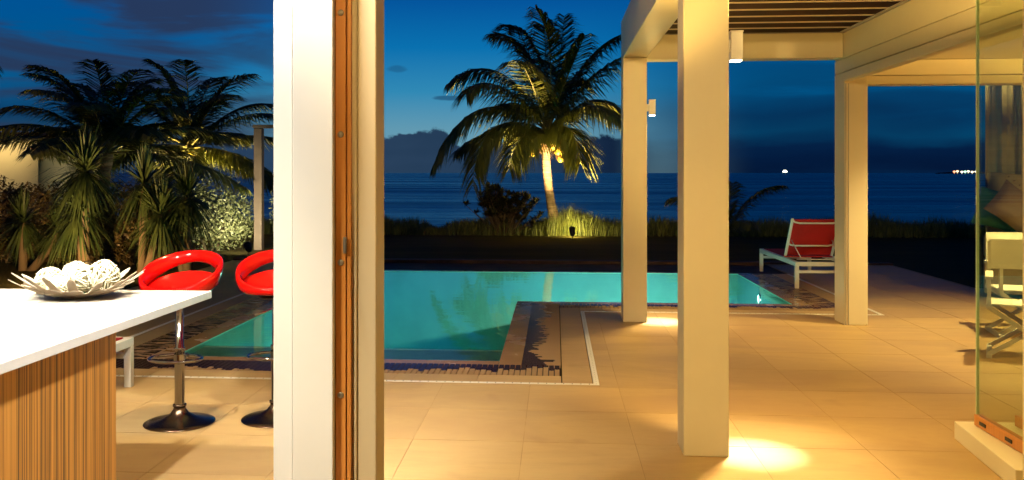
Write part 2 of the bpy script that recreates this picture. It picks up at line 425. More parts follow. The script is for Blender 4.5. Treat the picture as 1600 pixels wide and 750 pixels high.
# ------------------------------------------------------------------ setting: lawn, sea, patio, pool
HOLE = [(-3.9, 0.27, 6.41, 13.75), (0.26, 3.42, 9.77, 13.75)]
b = MB()
# lawn sheet with the pool left open
for (x0, x1, y0, y1) in [(-60, -3.6, -40, 13.7), (3.2, 60, -40, 13.7), (-3.6, 0.04, -40, 6.66), (0.04, 3.2, -40, 10.02), (-60, 60, 13.7, 24.6)]:
    b.quad((x0, y0, -0.03), (x1, y0, -0.03), (x1, y1, -0.03), (x0, y1, -0.03))
b.quad((-60, 24.6, -0.03), (60, 24.6, -0.03), (60, 31, -2.2), (-60, 31, -2.2))
tag(b.obj('lawn', M_lawn), kind='structure')
b = MB(); b.quad((-400, 30.5, -2.03), (400, 30.5, -2.03), (400, 40, -2.75), (-400, 40, -2.75))
tag(b.obj('beach', M_sand), kind='structure')
b = MB(); b.quad((-16000, 33, -2.5), (16000, 33, -2.5), (16000, 20000, -2.5), (-16000, 20000, -2.5))
tag(b.obj('sea', M_sea), kind='structure')

# patio base and tiles
b = MB()
PAT = [(-5.52, 5.46, 3.3, 6.41), (-5.52, -3.87, 6.41, 15.0), (0.27, 5.46, 6.41, 9.77), (3.42, 5.46, 9.77, 15.0), (5.46, 8.4, 3.3, 12.1)]
for (x0, x1, y0, y1) in PAT: b.quad((x0, y0, -0.0022), (x1, y0, -0.0022), (x1, y1, -0.0022), (x0, y1, -0.0022))
b.quad((-5.52, -4, -0.0022), (8.4, -4, -0.0022), (8.4, 3.3, -0.0022), (-5.52, 3.3, -0.0022))
patio = tag(b.obj('patio', M_grout), kind='structure')
def clip(rect, hole):
    x0, x1, y0, y1 = rect; hx0, hx1, hy0, hy1 = hole
    if x1 <= hx0 or x0 >= hx1 or y1 <= hy0 or y0 >= hy1: return [rect]
    out = []
    if x0 < hx0: out.append((x0, hx0, y0, y1))
    if x1 > hx1: out.append((hx1, x1, y0, y1))
    a, c = max(x0, hx0), min(x1, hx1)
    if y0 < hy0: out.append((a, c, y0, hy0))
    if y1 > hy1: out.append((a, c, hy1, y1))
    return out
HT = [(-3.89, 0.31, 6.37, 15.2), (0.20, 3.46, 9.73, 15.2)]
tile_cache = {}
G = 0.004
mass = MB(); ntile = 0
def lay_tile(x0, x1, y0, y1, parent, single=True):
    global ntile
    w, d = x1-x0-G, y1-y0-G
    if w < 0.02 or d < 0.02: return
    cx, cyy = (x0+x1)/2, (y0+y1)/2
    if not single:
        mass.box(cx-w/2, cx+w/2, cyy-d/2, cyy+d/2, -0.02, 0.0); return
    key = (round(w, 3), round(d, 3)); ntile += 1
    if key in tile_cache:
        o = inst(tile_cache[key], (cx, cyy, 0)); o.parent = parent
    else:
        m = MB(); m.box(-w/2, w/2, -d/2, d/2, -0.02, 0.0)
        o = m.obj('tile', M_tile, parent, (cx, cyy, 0)); tile_cache[key] = o
X0, Y0, TX, TY = -0.18, 5.0, 0.62, 0.66
for i in range(-9, 14):
    for j in range(-3, 16):
        r = (X0+i*TX, X0+(i+1)*TX, Y0+j*TY, Y0+(j+1)*TY)
        r = (max(r[0], -5.52), min(r[1], 8.4), max(r[2], 3.3), min(r[3], 15.0))
        if r[0] >= r[1] or r[2] >= r[3]: continue
        if r[0] >= 5.4 and r[3] > 12.1: r = (r[0], r[1], r[2], 12.1)
        if r[2] >= r[3]: continue
        if r[1] > 5.46 and r[2] > 12.05: r = (r[0], 5.46, r[2], r[3])
        if r[0] >= r[1]: continue
        rs = [r]
        for hh in HT: rs = [q for p_ in rs for q in clip(p_, hh)]
        for q in rs:
            vis = (-0.62*q[2] < q[0] < 0.55*q[3]+0.3) and q[3] > 3.9 and q[2] < 14.2
            lay_tile(*q, patio, vis)
# border tiles between drain and grating
def border(x0, x1, y0, y1, along):
    L = (x1-x0) if along == 'x' else (y1-y0); n = max(1, round(L/0.62))
    for k in range(n):
        if along == 'x': lay_tile(x0+L*k/n, x0+L*(k+1)/n, y0, y1, patio)
        else: lay_tile(x0, x1, y0+L*k/n, y0+L*(k+1)/n, patio)
border(-3.62, 0.043, 6.415, 6.635, 'x')
border(0.047, 0.265, 6.415, 9.995, 'y')
border(0.265, 3.2, 9.775, 9.995, 'x')
border(3.205, 3.415, 9.775, 13.6, 'y')
border(-3.845, -3.625, 6.415, 13.6, 'y')
mass.obj('tile_field', M_tile, patio)['kind'] = 'stuff'
# drain channel: pale strip with slots
dr = thing('drain_channel', (-1.5, 6.39, 0), 'thin white slotted drain strip set in the tiles around the pool', 'drain')
def drain(x0, x1, y0, y1, n, along):
    m = MB(); m.box(x0, x1, y0, y1, -0.02, 0.0015)
    for v in range(len(m.v)): m.v[v] = (m.v[v][0]+1.5, m.v[v][1]-6.39, m.v[v][2])
    o = m.obj('drain_strip', M_white, dr)
    s_ = MB()
    for k in range(n):
        if along == 'x':
            x = x0+(x1-x0)*(k+0.5)/n; s_.quad((x-.003+1.5, y0+.004-6.39, .0032), (x+.003+1.5, y0+.004-6.39, .0032), (x+.003+1.5, y1-.016-6.39, .0032), (x-.003+1.5, y1-.016-6.39, .0032))
        else:
            y = y0+(y1-y0)*(k+0.5)/n; s_.quad((x0+.016+1.5, y-.003-6.39, .0032), (x1-.016+1.5, y-.003-6.39, .0032), (x1-.016+1.5, y+.003-6.39, .0032), (x0+.016+1.5, y+.003-6.39, .0032))
    t = s_.obj('slot', M_void, o); t['kind'] = 'stuff'
drain(-3.85, 0.27, 6.372, 6.412, 68, 'x'); drain(0.27, 0.31, 6.372, 9.732, 56, 'y')
drain(0.27, 3.42, 9.735, 9.772, 50, 'x'); drain(3.42, 3.457, 9.735, 13.6, 60, 'y'); drain(-3.888, -3.85, 6.372, 13.6, 100, 'y')

# pool shell
WZ = -0.012
b = MB()
poly = [(-3.12, 7.15), (-0.45, 7.15), (-0.45, 10.5), (2.70, 10.5), (2.70, 13.6), (-3.12, 13.6)]
D1, D2 = -1.35, -0.75
for k in range(len(poly)):
    (xa, ya), (xb, yb) = poly[k], poly[(k+1) % len(poly)]
    b.quad((xb, yb, -0.004), (xa, ya, -0.004), (xa, ya, D1), (xb, yb, D1))
b.quad((-3.12, 7.15, D1), (-0.45, 7.15, D1), (-0.45, 13.6, D1), (-3.12, 13.6, D1))
b.quad((-0.45, 10.5, D2), (2.70, 10.5, D2), (2.70, 13.6, D2), (-0.45, 13.6, D2))
b.quad((-0.45, 10.5, D1), (-0.45, 13.6, D1), (-0.45, 13.6, D2), (-0.45, 10.5, D2))
pool = tag(b.obj('swimming_pool', M_plaster), kind='structure')
b = MB(); b.box(-3.118, -0.452, 7.152, 7.74, -0.6, -0.05); b.obj('underwater_ledge', M_ledge, pool)
b = MB(); b.box(-3.117, -0.453, 7.74, 7.785, -0.6, -0.044); b.obj('ledge_edge', M_lightedge, pool)
b = MB()
b.quad((-3.12, 7.15, WZ), (-0.45, 7.15, WZ), (-0.45, 13.6, WZ), (-3.12, 13.6, WZ))
b.quad((-0.45, 10.5, WZ), (2.70, 10.5, WZ), (2.70, 13.6, WZ), (-0.45, 13.6, WZ))
tag(b.obj('pool_water', M_water), kind='structure')
# coping slabs
def coping(x0, x1, y0, y1, along):
    L = (x1-x0) if along == 'x' else (y1-y0); n = max(1, round(L/0.6))
    for k in range(n):
        a, c = k/n, (k+1)/n
        m = MB()
        if along == 'x': q = (x0+L*a+.0015, x0+L*c-.0015, y0, y1)
        else: q = (x0, x1, y0+L*a+.0015, y0+L*c-.0015)
        w, d = q[1]-q[0], q[3]-q[2]
        m.box(-w/2, w/2, -d/2, d/2, -0.08, 0)
        m.obj('coping_stone', M_wet, pool, ((q[0]+q[1])/2, (q[2]+q[3])/2, -0.004))
coping(-3.32, -0.449, 7.0, 7.148, 'x'); coping(-0.447, -0.267, 7.0, 10.33, 'y')
coping(-0.447, 2.70, 10.332, 10.498, 'x'); coping(2.702, 2.90, 10.332, 13.6, 'y'); coping(-3.32, -3.122, 7.15, 13.6, 'y')
# far overflow lip and slate strip
b = MB(); b.box(-3.32, 2.9, 13.602, 13.72, -0.1, -0.006); b.obj('overflow_lip', M_wet, pool)
b = MB(); b.box(-5.52, 5.46, 15.003, 15.25, -0.05, 0.03); b.box(-3.9, 3.46, 13.725, 15.0, -0.05, -0.02)
tag(b.obj('slate_path', M_bed), kind='structure')
# gutter under the grating
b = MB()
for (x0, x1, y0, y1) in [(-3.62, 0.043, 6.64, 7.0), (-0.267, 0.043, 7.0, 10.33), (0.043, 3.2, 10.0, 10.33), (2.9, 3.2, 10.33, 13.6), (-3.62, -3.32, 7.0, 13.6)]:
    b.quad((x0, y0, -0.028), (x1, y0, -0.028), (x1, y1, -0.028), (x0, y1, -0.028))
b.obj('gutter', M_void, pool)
# grating slats: local +y runs away from the pool
PITCH = 0.043
def slat_proto(L):
    m = MB(); w = PITCH-0.008; m.box(-w/2, w/2, 0, L, -0.022, 0.0); return m.obj('grating_slat', M_slat, pool)
pA, pB = slat_proto(0.354), slat_proto(0.306)
pA.location = (-3.6, 6.995, 0); pA.rotation_euler.z = R(180)
x = -3.6 + PITCH
while x < 0.02: inst(pA, (x, 6.995, 0), R(180), pool); x += PITCH
y = 7.02; pB.location = (-0.265, y, 0); pB.rotation_euler.z = R(-90)
y += PITCH
while y < 10.30: inst(pB, (-0.265, y, 0), R(-90), pool); y += PITCH
pC = slat_proto(0.325); x = 0.07; pC.location = (x, 10.329, 0); pC.rotation_euler.z = R(180); x += PITCH
while x < 3.18: inst(pC, (x, 10.329, 0), R(180), pool); x += PITCH
m = MB(); y = 10.352
while y < 13.58: m.box(2.905, 3.195, y-.0175, y+.0175, -.022, 0); y += PITCH
y = 7.02
while y < 13.58: m.box(-3.615, -3.325, y-.0175, y+.0175, -.022, 0); y += PITCH
m.obj('grating_field', M_slat2, pool)['kind'] = 'stuff'
# pool lamps (one shows on the right wall)
def pool_lamp(loc, nrm, target, power, col, size=150):
    m = MB(); n = Vector(nrm)
    q = n.to_track_quat('Z', 'Y')
    m.lathe([(0.0, 0.02), (0.05, 0.018), (0.062, 0.012), (0.062, 0.0)], n=20)
    o = m.obj('pool_lamp', M_poolglow, pool, loc, smooth=True); o.rotation_euler = q.to_euler()
    r_ = MB(); r_.lathe([(0.062, 0.0), (0.062, 0.024), (0.08, 0.022), (0.085, 0.0)], n=20); r_.obj('lamp_ring', M_chrome, o, smooth=True)
    p = Vector(loc) + n*0.06
    spot('pool_light', pool, p, target, power, col, size, 0.9, 0.06)
PC = (0.34, 1.0, 0.74)
pool_lamp((2.695, 12.1, -0.17), (-1, 0, 0), (0.5, 12.0, -0.7), 150, (.8, 1.0, .78), 160)
pool_lamp((-0.455, 8.9, -0.55), (-1, 0, 0), (-3, 9.2, -0.9), 32, PC, 165)
pool_lamp((0.1, 13.595, -0.68), (0, -1, 0), (-1.2, 11, -1.0), 150, PC, 165)
pool_lamp((1.2, 10.505, -0.4), (0, 1, 0), (1.0, 13, -0.7), 180, (.8, 1.0, .78), 165)
pool_lamp((-3.115, 9.4, -0.55), (1, 0, 0), (-1.5, 11.5, -1.0), 34, PC, 165)

# ------------------------------------------------------------------ kitchen shell around the camera
kit = tag(thing('kitchen_room', (0, 0, 0), 'cream kitchen room shell open to the terrace on two sides', 'room'))
b = MB(); b.box(-5.5, 2.3, -4.0, 3.25, 3.02, 3.26); b.box(-5.5, -.62, 3.25, 5.75, 3.02, 3.26); b.obj('ceiling', M_white, kit)
b = MB(); b.box(-6.5, -1.0, 5.752, 7.6, 3.12, 3.25); b.obj('eave', M_cream, kit)  # unseen overhang, added to keep blue sky out of the stool chrome
b = MB(); b.box(-5.5, 2.3, -4.2, -4.0, 0, 3.02); b.obj('back_wall', M_cream, kit)
b = MB(); b.box(2.302, 2.5, -4.0, 3.6, 0, 3.2); b.obj('side_wall', M_cream, kit)
b = MB(); b.box(-5.7, -5.502, -4.0, 5.75, 0, 3.2); b.obj('side_wall', M_cream, kit)

# interior white pillar, hardwood door edge, cream jamb (all full height)
M_jamb = mat('jamb_cream_paint', (0.60, 0.48, 0.29), 0.42, build=mottled((0.56, 0.45, 0.27), 0.03, 1.2, 0.05, 30))
pil = thing('white_pillar', (-0.8, 2.9, 0), 'broad bright white pillar between the two openings, beside the hardwood door edge', 'pillar')
def kx(px, Y): return Y * math.tan(math.atan((px-759)/1400) - R(4.452))
Yp = 2.9
xa, xb, xc = kx(427, Yp+.03), kx(457, Yp+.03), kx(520, Yp)
b = MB(); b.box(xa+.8, xb+.8, .03, .20, 0, 3.018); b.obj('pillar_return', M_white, pil, bevel=.003)
b = MB(); b.box(kx(457, Yp)+.8, xc+.8, 0, .17, 0, 3.018); b.obj('pillar_face', M_white, pil, bevel=.003)
door = thing('folding_door_edge', (-0.67, 2.918, 0), 'narrow varnished hardwood edge of a folded door with four round bolts', 'door')
Yd = 2.925
d0, d1, d2, d3 = kx(519.5, Yd), kx(524, Yd), kx(541.5, Yd), kx(548, Yd)
b = MB(); b.box(d0+.67, d1+.67-.002, .010, .10, 0, 3.0); b.obj('outer_stile', M_wood, door, bevel=.002)
b = MB(); b.box(d1+.67+.001, d2+.67-.002, .005, .10, 0, 3.0); b.obj('door_stile', M_wood, door, bevel=.003)
b = MB(); b.box(d2+.67+.001, d3+.67, .009, .10, 0, 3.0); b.obj('seal_stile', M_wood, door, bevel=.002)
for py in (20, 210, 410, 617):
    xx = kx(532.5, Yd); c = Yd*math.cos(R(4.452)) - xx*math.sin(R(4.452)); z = 1.5-(py-270)/1400*c
    m = MB(); m.lathe([(0.0, .003), (.008, .003), (.011, 0.0), (.011, -.003)], n=16)
    o = m.obj('bolt', M_steel, door, (xx+.67, .004, z), smooth=True); o.rotation_euler = (R(90), 0, 0)
xx = kx(539.5, Yd); zz = 1.5-(383-270)/1400*2.97
b = MB(); b.box(-.006, .006, -.004, .002, -.027, .027); b.box(-.003, .003, -.008, -.004, -.02, .02)
b.obj('latch_plate', M_steel, door, (xx+.67, .003, zz))
jamb = thing('cream_door_jamb', (-0.6, 2.942, 0), 'cream painted door jamb right of the hardwood edge, facing the pool', 'door jamb')
Yj = 2.942
j = [kx(p_, Yj) for p_ in (547, 553, 558, 588)]
b = MB(); b.box(j[0]+.6, j[1]+.6, .004, .14, 0, 3.01); b.obj('jamb_lip', M_jamb, jamb)
b = MB(); b.box(j[1]+.6+.0005, j[2]+.6, -.006, .14, 0, 3.01); b.obj('jamb_bead', M_jamb, jamb, bevel=.004)
b = MB(); b.box(j[2]+.6+.0005, j[3]+.6, 0, .14, 0, 3.01); b.obj('jamb_face', M_jamb, jamb, bevel=.004)

# right-hand post and plinth with folding glass panel
post = thing('cream_wall_post', (2.2, 4.3, 0), 'cream wall post cut off at the right edge, next to the glass panel', 'post')
b = MB(); b.box(-.01, .4, -.35, .10, 0, 3.06); b.obj('post_shaft', M_cream, post, bevel=.004)
pl = thing('plinth_wall', (2.2, 4.9, 0), 'low cream plinth carrying the frameless glass panel', 'plinth')
b = MB()
P1, P2 = (2.245, 5.25), (2.165, 4.41)
for (z0, z1, e) in ((0, .098, 0),):
    i = len(b.v)
    q = [(P2[0], P2[1]), (P2[0]+.62, P2[1]), (P1[0]+.62, P1[1]), (P1[0], P1[1])]
    b.v += [(x-2.2, y-4.9, z0) for x, y in q] + [(x-2.2, y-4.9, z1) for x, y in q]
    b.f += [(3,2,1,0), (4,5,6,7), (0,1,5,4), (1,2,6,5), (2,3,7,6), (3,0,4,7)]
b.obj('plinth_block', M_cream, pl, bevel=.004)
gp = thing('glass_panel', (2.33, 4.8, .1), 'tall clear glass folding panel in a hardwood bottom rail at the right edge', 'glass panel')
b = MB(); b.box(-.006, .006, -.32, .355, .064, 2.42); b.obj('pane', M_glass, gp)
b = MB(); b.box(-.008, .008, .3555, .362, .064, 2.42); b.obj('pane_edge', M_glassedge, gp)
b = MB(); b.box(-.016, .030, -.33, .365, 0.002, .062); b.obj('bottom_rail', M_wood, gp, bevel=.003)
for yy in (.26, -.02):
    b = MB(); b.box(-.022, -.016, -.035, .035, -.010, .010); b.obj('rail_clip', M_dark, gp, (0, yy, .032), bevel=.003)
b = MB(); b.box(.20, .245, -.33, .365, 0.002, .062); b.obj('rear_rail', M_wood, gp, bevel=.003)

# ------------------------------------------------------------------ pergola
pg = thing('pergola', (.8, 5, 0), 'cream pergola with square posts, deep beams and dark slatted roof over the terrace', 'pergola')
def pb(name, x0, x1, y0, y1, z0, z1, m=M_cream, bevel=.006):
    q = MB(); q.box(x0-.8, x1-.8, y0-5, y1-5, z0, z1); return q.obj(name, m, pg, bevel=bevel)
pb('post', .675, .912, 4.81, 5.04, 0, 2.658)
pb('post', .675, .915, 9.09, 9.33, 0, 2.658)
pb('post', 2.838, 3.062, 9.075, 9.39, 0, 2.494)
pb('post_guide', 2.845, 2.853, 9.066, 9.074, 0, 2.38, M_greytrim, 0)
pb('post_guide', 2.872, 2.878, 9.066, 9.074, 0, 2.38, M_greytrim, 0)
pb('side_beam', .675, .915, 3.4, 9.333, 2.66, 3.06)
pb('end_beam', .917, 2.835, 9.11, 9.33, 2.64, 2.885)
pb('fascia_board', 2.84, 3.06, 4.0, 9.385, 2.632, 2.885)
pb('fascia_board', 2.838, 3.06, 4.0, 9.385, 2.497, 2.628)
pb('track_housing', 2.806, 2.90, 4.0, 9.07, 2.40, 2.482)
pb('track_shadow_gap', 2.85, 3.0, 4.0, 9.073, 2.483, 2.496, M_dark, 0)
pb('beam_trim', 2.80, 3.06, 4.0, 9.38, 2.888, 2.894, M_greytrim, 0)
pb('beam_trim', .92, 2.79, 9.115, 9.325, 2.888, 2.894, M_greytrim, 0)
y = 9.185
while y > 3.5:
    o = pb('roof_slat', .917, 3.055, y, y+.045, 2.906, 3.06, M_joist, 0)
    q = MB(); q.box(.917-.8, 3.055-.8, y-5-.004, y-5+.012, 2.895, 2.905); q.obj('slat_lit_edge', M_edge, o)  # pale strip stands in for light caught on the slat underside
    y -= .335
b = MB(); b.box(.1, 2.26, -1.5, 4.38, 3.062, 3.08); b.obj('roof_board', M_joist, pg)

# wall lights on the posts
def wall_light(loc, side, label, power, up=0, rz=0.0):
    t = thing('wall_light', loc, label, 'wall light', 'white up and down lights fixed to posts and walls', rz)
    q = MB(); q.box(0, .03, -.02, .02, -.035, .035); q.obj('bracket', M_framew, t, bevel=.002)
    q = MB(); q.box(.03, .095, -.035, .035, -.075, .075); q.obj('housing', M_framew, t, bevel=.004)
    q = MB(); q.box(.036, .089, -.029, .029, -.0815, -.0755); q.obj('lens', M_lampglow, t)
    q = MB(); q.box(.028, .097, -.037, .037, .0755, .082); q.obj('cap', M_framew, t)
    spot('down_light', t, (.064, 0, -.10), (.13, -.06, -2.2), power*.95, (.98, .98, 1.0), 18, 1.0, .02)
    spot('soft_down_light', t, (.064, 0, -.10), (.15, -.08, -2.2), power*.20, (1.0, .82, .50), 46, 1.0, .03)
    spot('wide_down_light', t, (.064, 0, -.10), (.12, -.02, -2.2), power*.22, (1.0, .66, .22), 122, 1.0, .03)
    if up: spot('up_light', t, (.064, 0, .10), (.064, 0, 2.2), up, WARM, 176, .15, .03)
    return t
wall_light((.912, 4.95, 2.185), 1, 'white lamp box on the right face of the nearest pergola post, lit below', 1150, 300)  # its upward beam is added to brighten the far beam
wall_light((.915, 9.2, 2.16), 1, 'small white lamp box on the far pergola post against the sky', 1000, 4)

# covered dining room on the right
dn = thing('covered_dining_terrace', (5.5, 6.5, 0), 'cream ceiling and lintel of the covered dining terrace right of the pergola', 'roof')
def db(name, x0, x1, y0, y1, z0, z1, m=M_cream, bevel=.004):
    q = MB(); q.box(x0-5.5, x1-5.5, y0-6.5, y1-6.5, z0, z1); return q.obj(name, m, dn, bevel=bevel)
db('lintel', 3.064, 8.4, 9.12, 9.36, 2.376, 2.458)
db('lintel', 3.064, 8.4, 9.10, 9.36, 2.462, 2.613)
db('ceiling', 3.064, 8.4, 3.8, 9.36, 2.618, 2.86)
db('end_post', 8.1, 8.4, 9.1, 9.36, 0, 2.374)
db('end_post', 8.1, 8.4, 3.8, 4.1, 0, 2.616)
db('side_wall', 8.42, 8.6, 3.8, 9.36, 0, 2.86)

wall_light((8.418, 6.2, 1.9), 1, 'added unseen white lamp box on the side wall of the dining terrace, nearer the kitchen', 120, 1800, R(180))  # lamp added out of view to brighten the dining ceiling
wall_light((8.418, 8.2, 1.9), 1, 'added unseen white lamp box on the side wall of the dining terrace, nearer the sea', 120, 1800, R(180))  # second added lamp for the same ceiling, also out of view
# ------------------------------------------------------------------ downlights (modelled fixtures; the two tilted spots are added fill)
def downlight(loc, target, power, col, size, label, blend=.6, rad=.05, grp='round recessed ceiling downlights'):
    t = thing('ceiling_downlight', loc, label, 'downlight', grp)
    q = MB(); q.lathe([(.045, 0), (.06, -.006), (.062, 0)], n=20); q.obj('trim_ring', M_framew, t, smooth=True)
    q = MB(); q.lathe([(0, -.001), (.045, -.001)], n=20); q.obj('lens', M_lampglow, t)
    v = Vector(target)-Vector(loc)
    spot('down_light', t, (0, 0, -.02), v + Vector((0, 0, -.02)), power, col, size, blend, rad)
downlight((-2.75, 3.1, 3.018), (-2.4, 3.8, .9), 620, (1, .88, .66), 75, 'round ceiling downlight above the white island counter')
downlight((-2.5, 1.3, 3.018), (-2.2, 2.4, .9), 850, (1, .88, .66), 80, 'round ceiling downlight above the camera end of the island')
downlight((-2.0, 5.2, 3.018), (-2.0, 5.2, 0), 260, HALO, 130, 'round ceiling downlight above the red bar stools')
downlight((-1.04, 2.775, 3.018), (-0.97, 2.83, .9), 560, (1, .95, .86), 150, 'round ceiling downlight close to the white pillar')
downlight((-0.2, -1.6, 3.018), (.85, 4.9, 1.8), 1150, (1.0, .68, .27), 38, 'round ceiling downlight behind the camera on the left')
downlight((2.0, -1.0, 3.018), (2.0, 9.1, 2.35), 1250, (1.0, .65, .21), 23, 'round ceiling downlight behind the camera on the right')
downlight((.4, 2.4, 3.018), (.7, 3.6, 0), 110, WARM, 88, 'round ceiling downlight just inside the open doorway')
downlight((-.42, 2.95, 3.018), (2.2, 9.2, 1.8), 360, WARM, 32, 'added tilted fill spotlight aimed at the far end of the pergola', .5, .06)  # fill lamp added to lift the far posts and beam
downlight((-2.2, 5.4, 3.018), (.7, 7.7, 2.8), 45, WARM, 44, 'added tilted fill spotlight aimed along the outer face of the left pergola beam', .6, .06)  # fill lamp added to light the outer side of the left beam
downlight((4.3, 8.3, 2.612), (4.1, 8.5, 0), 460, (1, .74, .30), 105, 'round downlight in the dining ceiling near the sea opening')
downlight((4.6, 6.0, 2.612), (4.0, 6.8, 0), 250, WARM, 130, 'round downlight in the dining ceiling above the white chairs')
downlight((6.6, 7.6, 2.612), (6.6, 9.8, .8), 230, WARM, 130, 'round downlight in the dining ceiling facing the daybed')

# ------------------------------------------------------------------ island counter
isl = thing('kitchen_island', (-2.4, 2.4, 0), 'kitchen island with thick white quartz top on striped zebrano panels', 'kitchen island')
b = MB(); b.box(-3.5+2.4, -1.684+2.4, .3-2.4, 4.285-2.4, .885, .92); b.obj('countertop', M_quartz, isl, bevel=.002)
b = MB(); b.box(-3.1+2.4, -1.718+2.4, .5-2.4, 3.39-2.4, 0, .884); b.obj('side_panel', M_zebra, isl, bevel=.001)

# ------------------------------------------------------------------ petal bowl with wicker balls
bw = thing('petal_bowl', (-2.215, 4.02, .921), 'shallow white bowl of overlapping metal petals on the island counter', 'bowl')
rb = random.Random(3)
m = MB(); m.lathe([(0, .008), (.05, .008), (.09, .016), (.085, .004), (.05, 0), (0, 0)], n=32); m.obj('bowl_base', M_petal, bw, smooth=True)
def petal_mesh(L, w, rise, curl):
    m = MB(); n = 8; rows = []
    for k in range(n+1):
        t = k/n; ww = w*(0.32+0.68*math.sin(math.pi*min(1, t*.62+.18))**1.0) if t < .86 else w*math.sqrt(max(0, 1-((t-.86)/.145)**2))*.88
        x = L*t; z = rise*t**1.5 + curl*t*t
        rows.append([(x, -ww/2, z+ww*.10), (x, 0, z), (x, ww/2, z+ww*.10)])
    for th in (0, .0025):
        i = len(m.v)
        for r_ in rows: m.v += [(a, b_, c+th) for a, b_, c in r_]
        for k in range(n):
            for q in range(2): m.f.append((i+k*3+q, i+k*3+q+1, i+k*3+q+4, i+k*3+q+3))
    return m
for ring, (cnt, r0, L, w, rise, z) in enumerate([(13, .05, .135, .062, .020, .006), (14, .075, .17, .060, .045, .009), (16, .09, .205, .040, .085, .010)]):
    proto = None
    for k in range(cnt):
        a = 2*math.pi*(k+ring*.45)/cnt + rb.uniform(-.06, .06)
        loc = (r0*math.cos(a), r0*math.sin(a), z)
        if proto is None: proto = petal_mesh(L, w, rise, .01).obj('petal', M_petal, bw, loc, a, smooth=True); o = proto
        else: o = inst(proto, loc, a, bw)
        o.rotation_euler.y = rb.uniform(-.09, .06)
balls = [(-.125, -.03, .078, .060), (-.055, .07, .095, .060), (.025, -.02, .090, .060), (.115, .01, .098, .070), (-.04, -.11, .062, .045), (.035, .10, .090, .055)]
txt = ['leftmost woven wicker ball in the petal bowl', 'smooth topped wicker ball behind, second from left in the bowl', 'middle woven wicker ball at the front of the petal bowl',
       'largest woven wicker ball, at the right of the petal bowl', 'small wicker ball low at the front of the petal bowl', 'wicker ball at the back right of the petal bowl']
for (bx, by, bz, br), lab in zip(balls, txt):
    m = MB()
    for k in range(20):
        ax = Vector((rb.gauss(0, 1), rb.gauss(0, 1), rb.gauss(0, 1))).normalized()
        u = ax.orthogonal().normalized(); w_ = ax.cross(u); off = rb.uniform(-.25, .25); ph = rb.uniform(0, 6)
        pts = []
        for q in range(20):
            a = 2*math.pi*q/20; rr = br*(1+.05*math.sin(3*a+ph)); cc = math.sqrt(1-off*off)
            pts.append((u*math.cos(a)+w_*math.sin(a))*rr*cc + ax*off*rr)
        m.tube(pts, .0042, 5, closed=True)
    m.sphere((0, 0, 0), br*.82, 12, 8)
    o = m.obj('wicker_ball', M_vine, None, (-2.215+bx, 4.02+by, .921+bz), smooth=True)
    tag(o, lab, 'decorative ball', 'pale woven balls in the petal bowl')

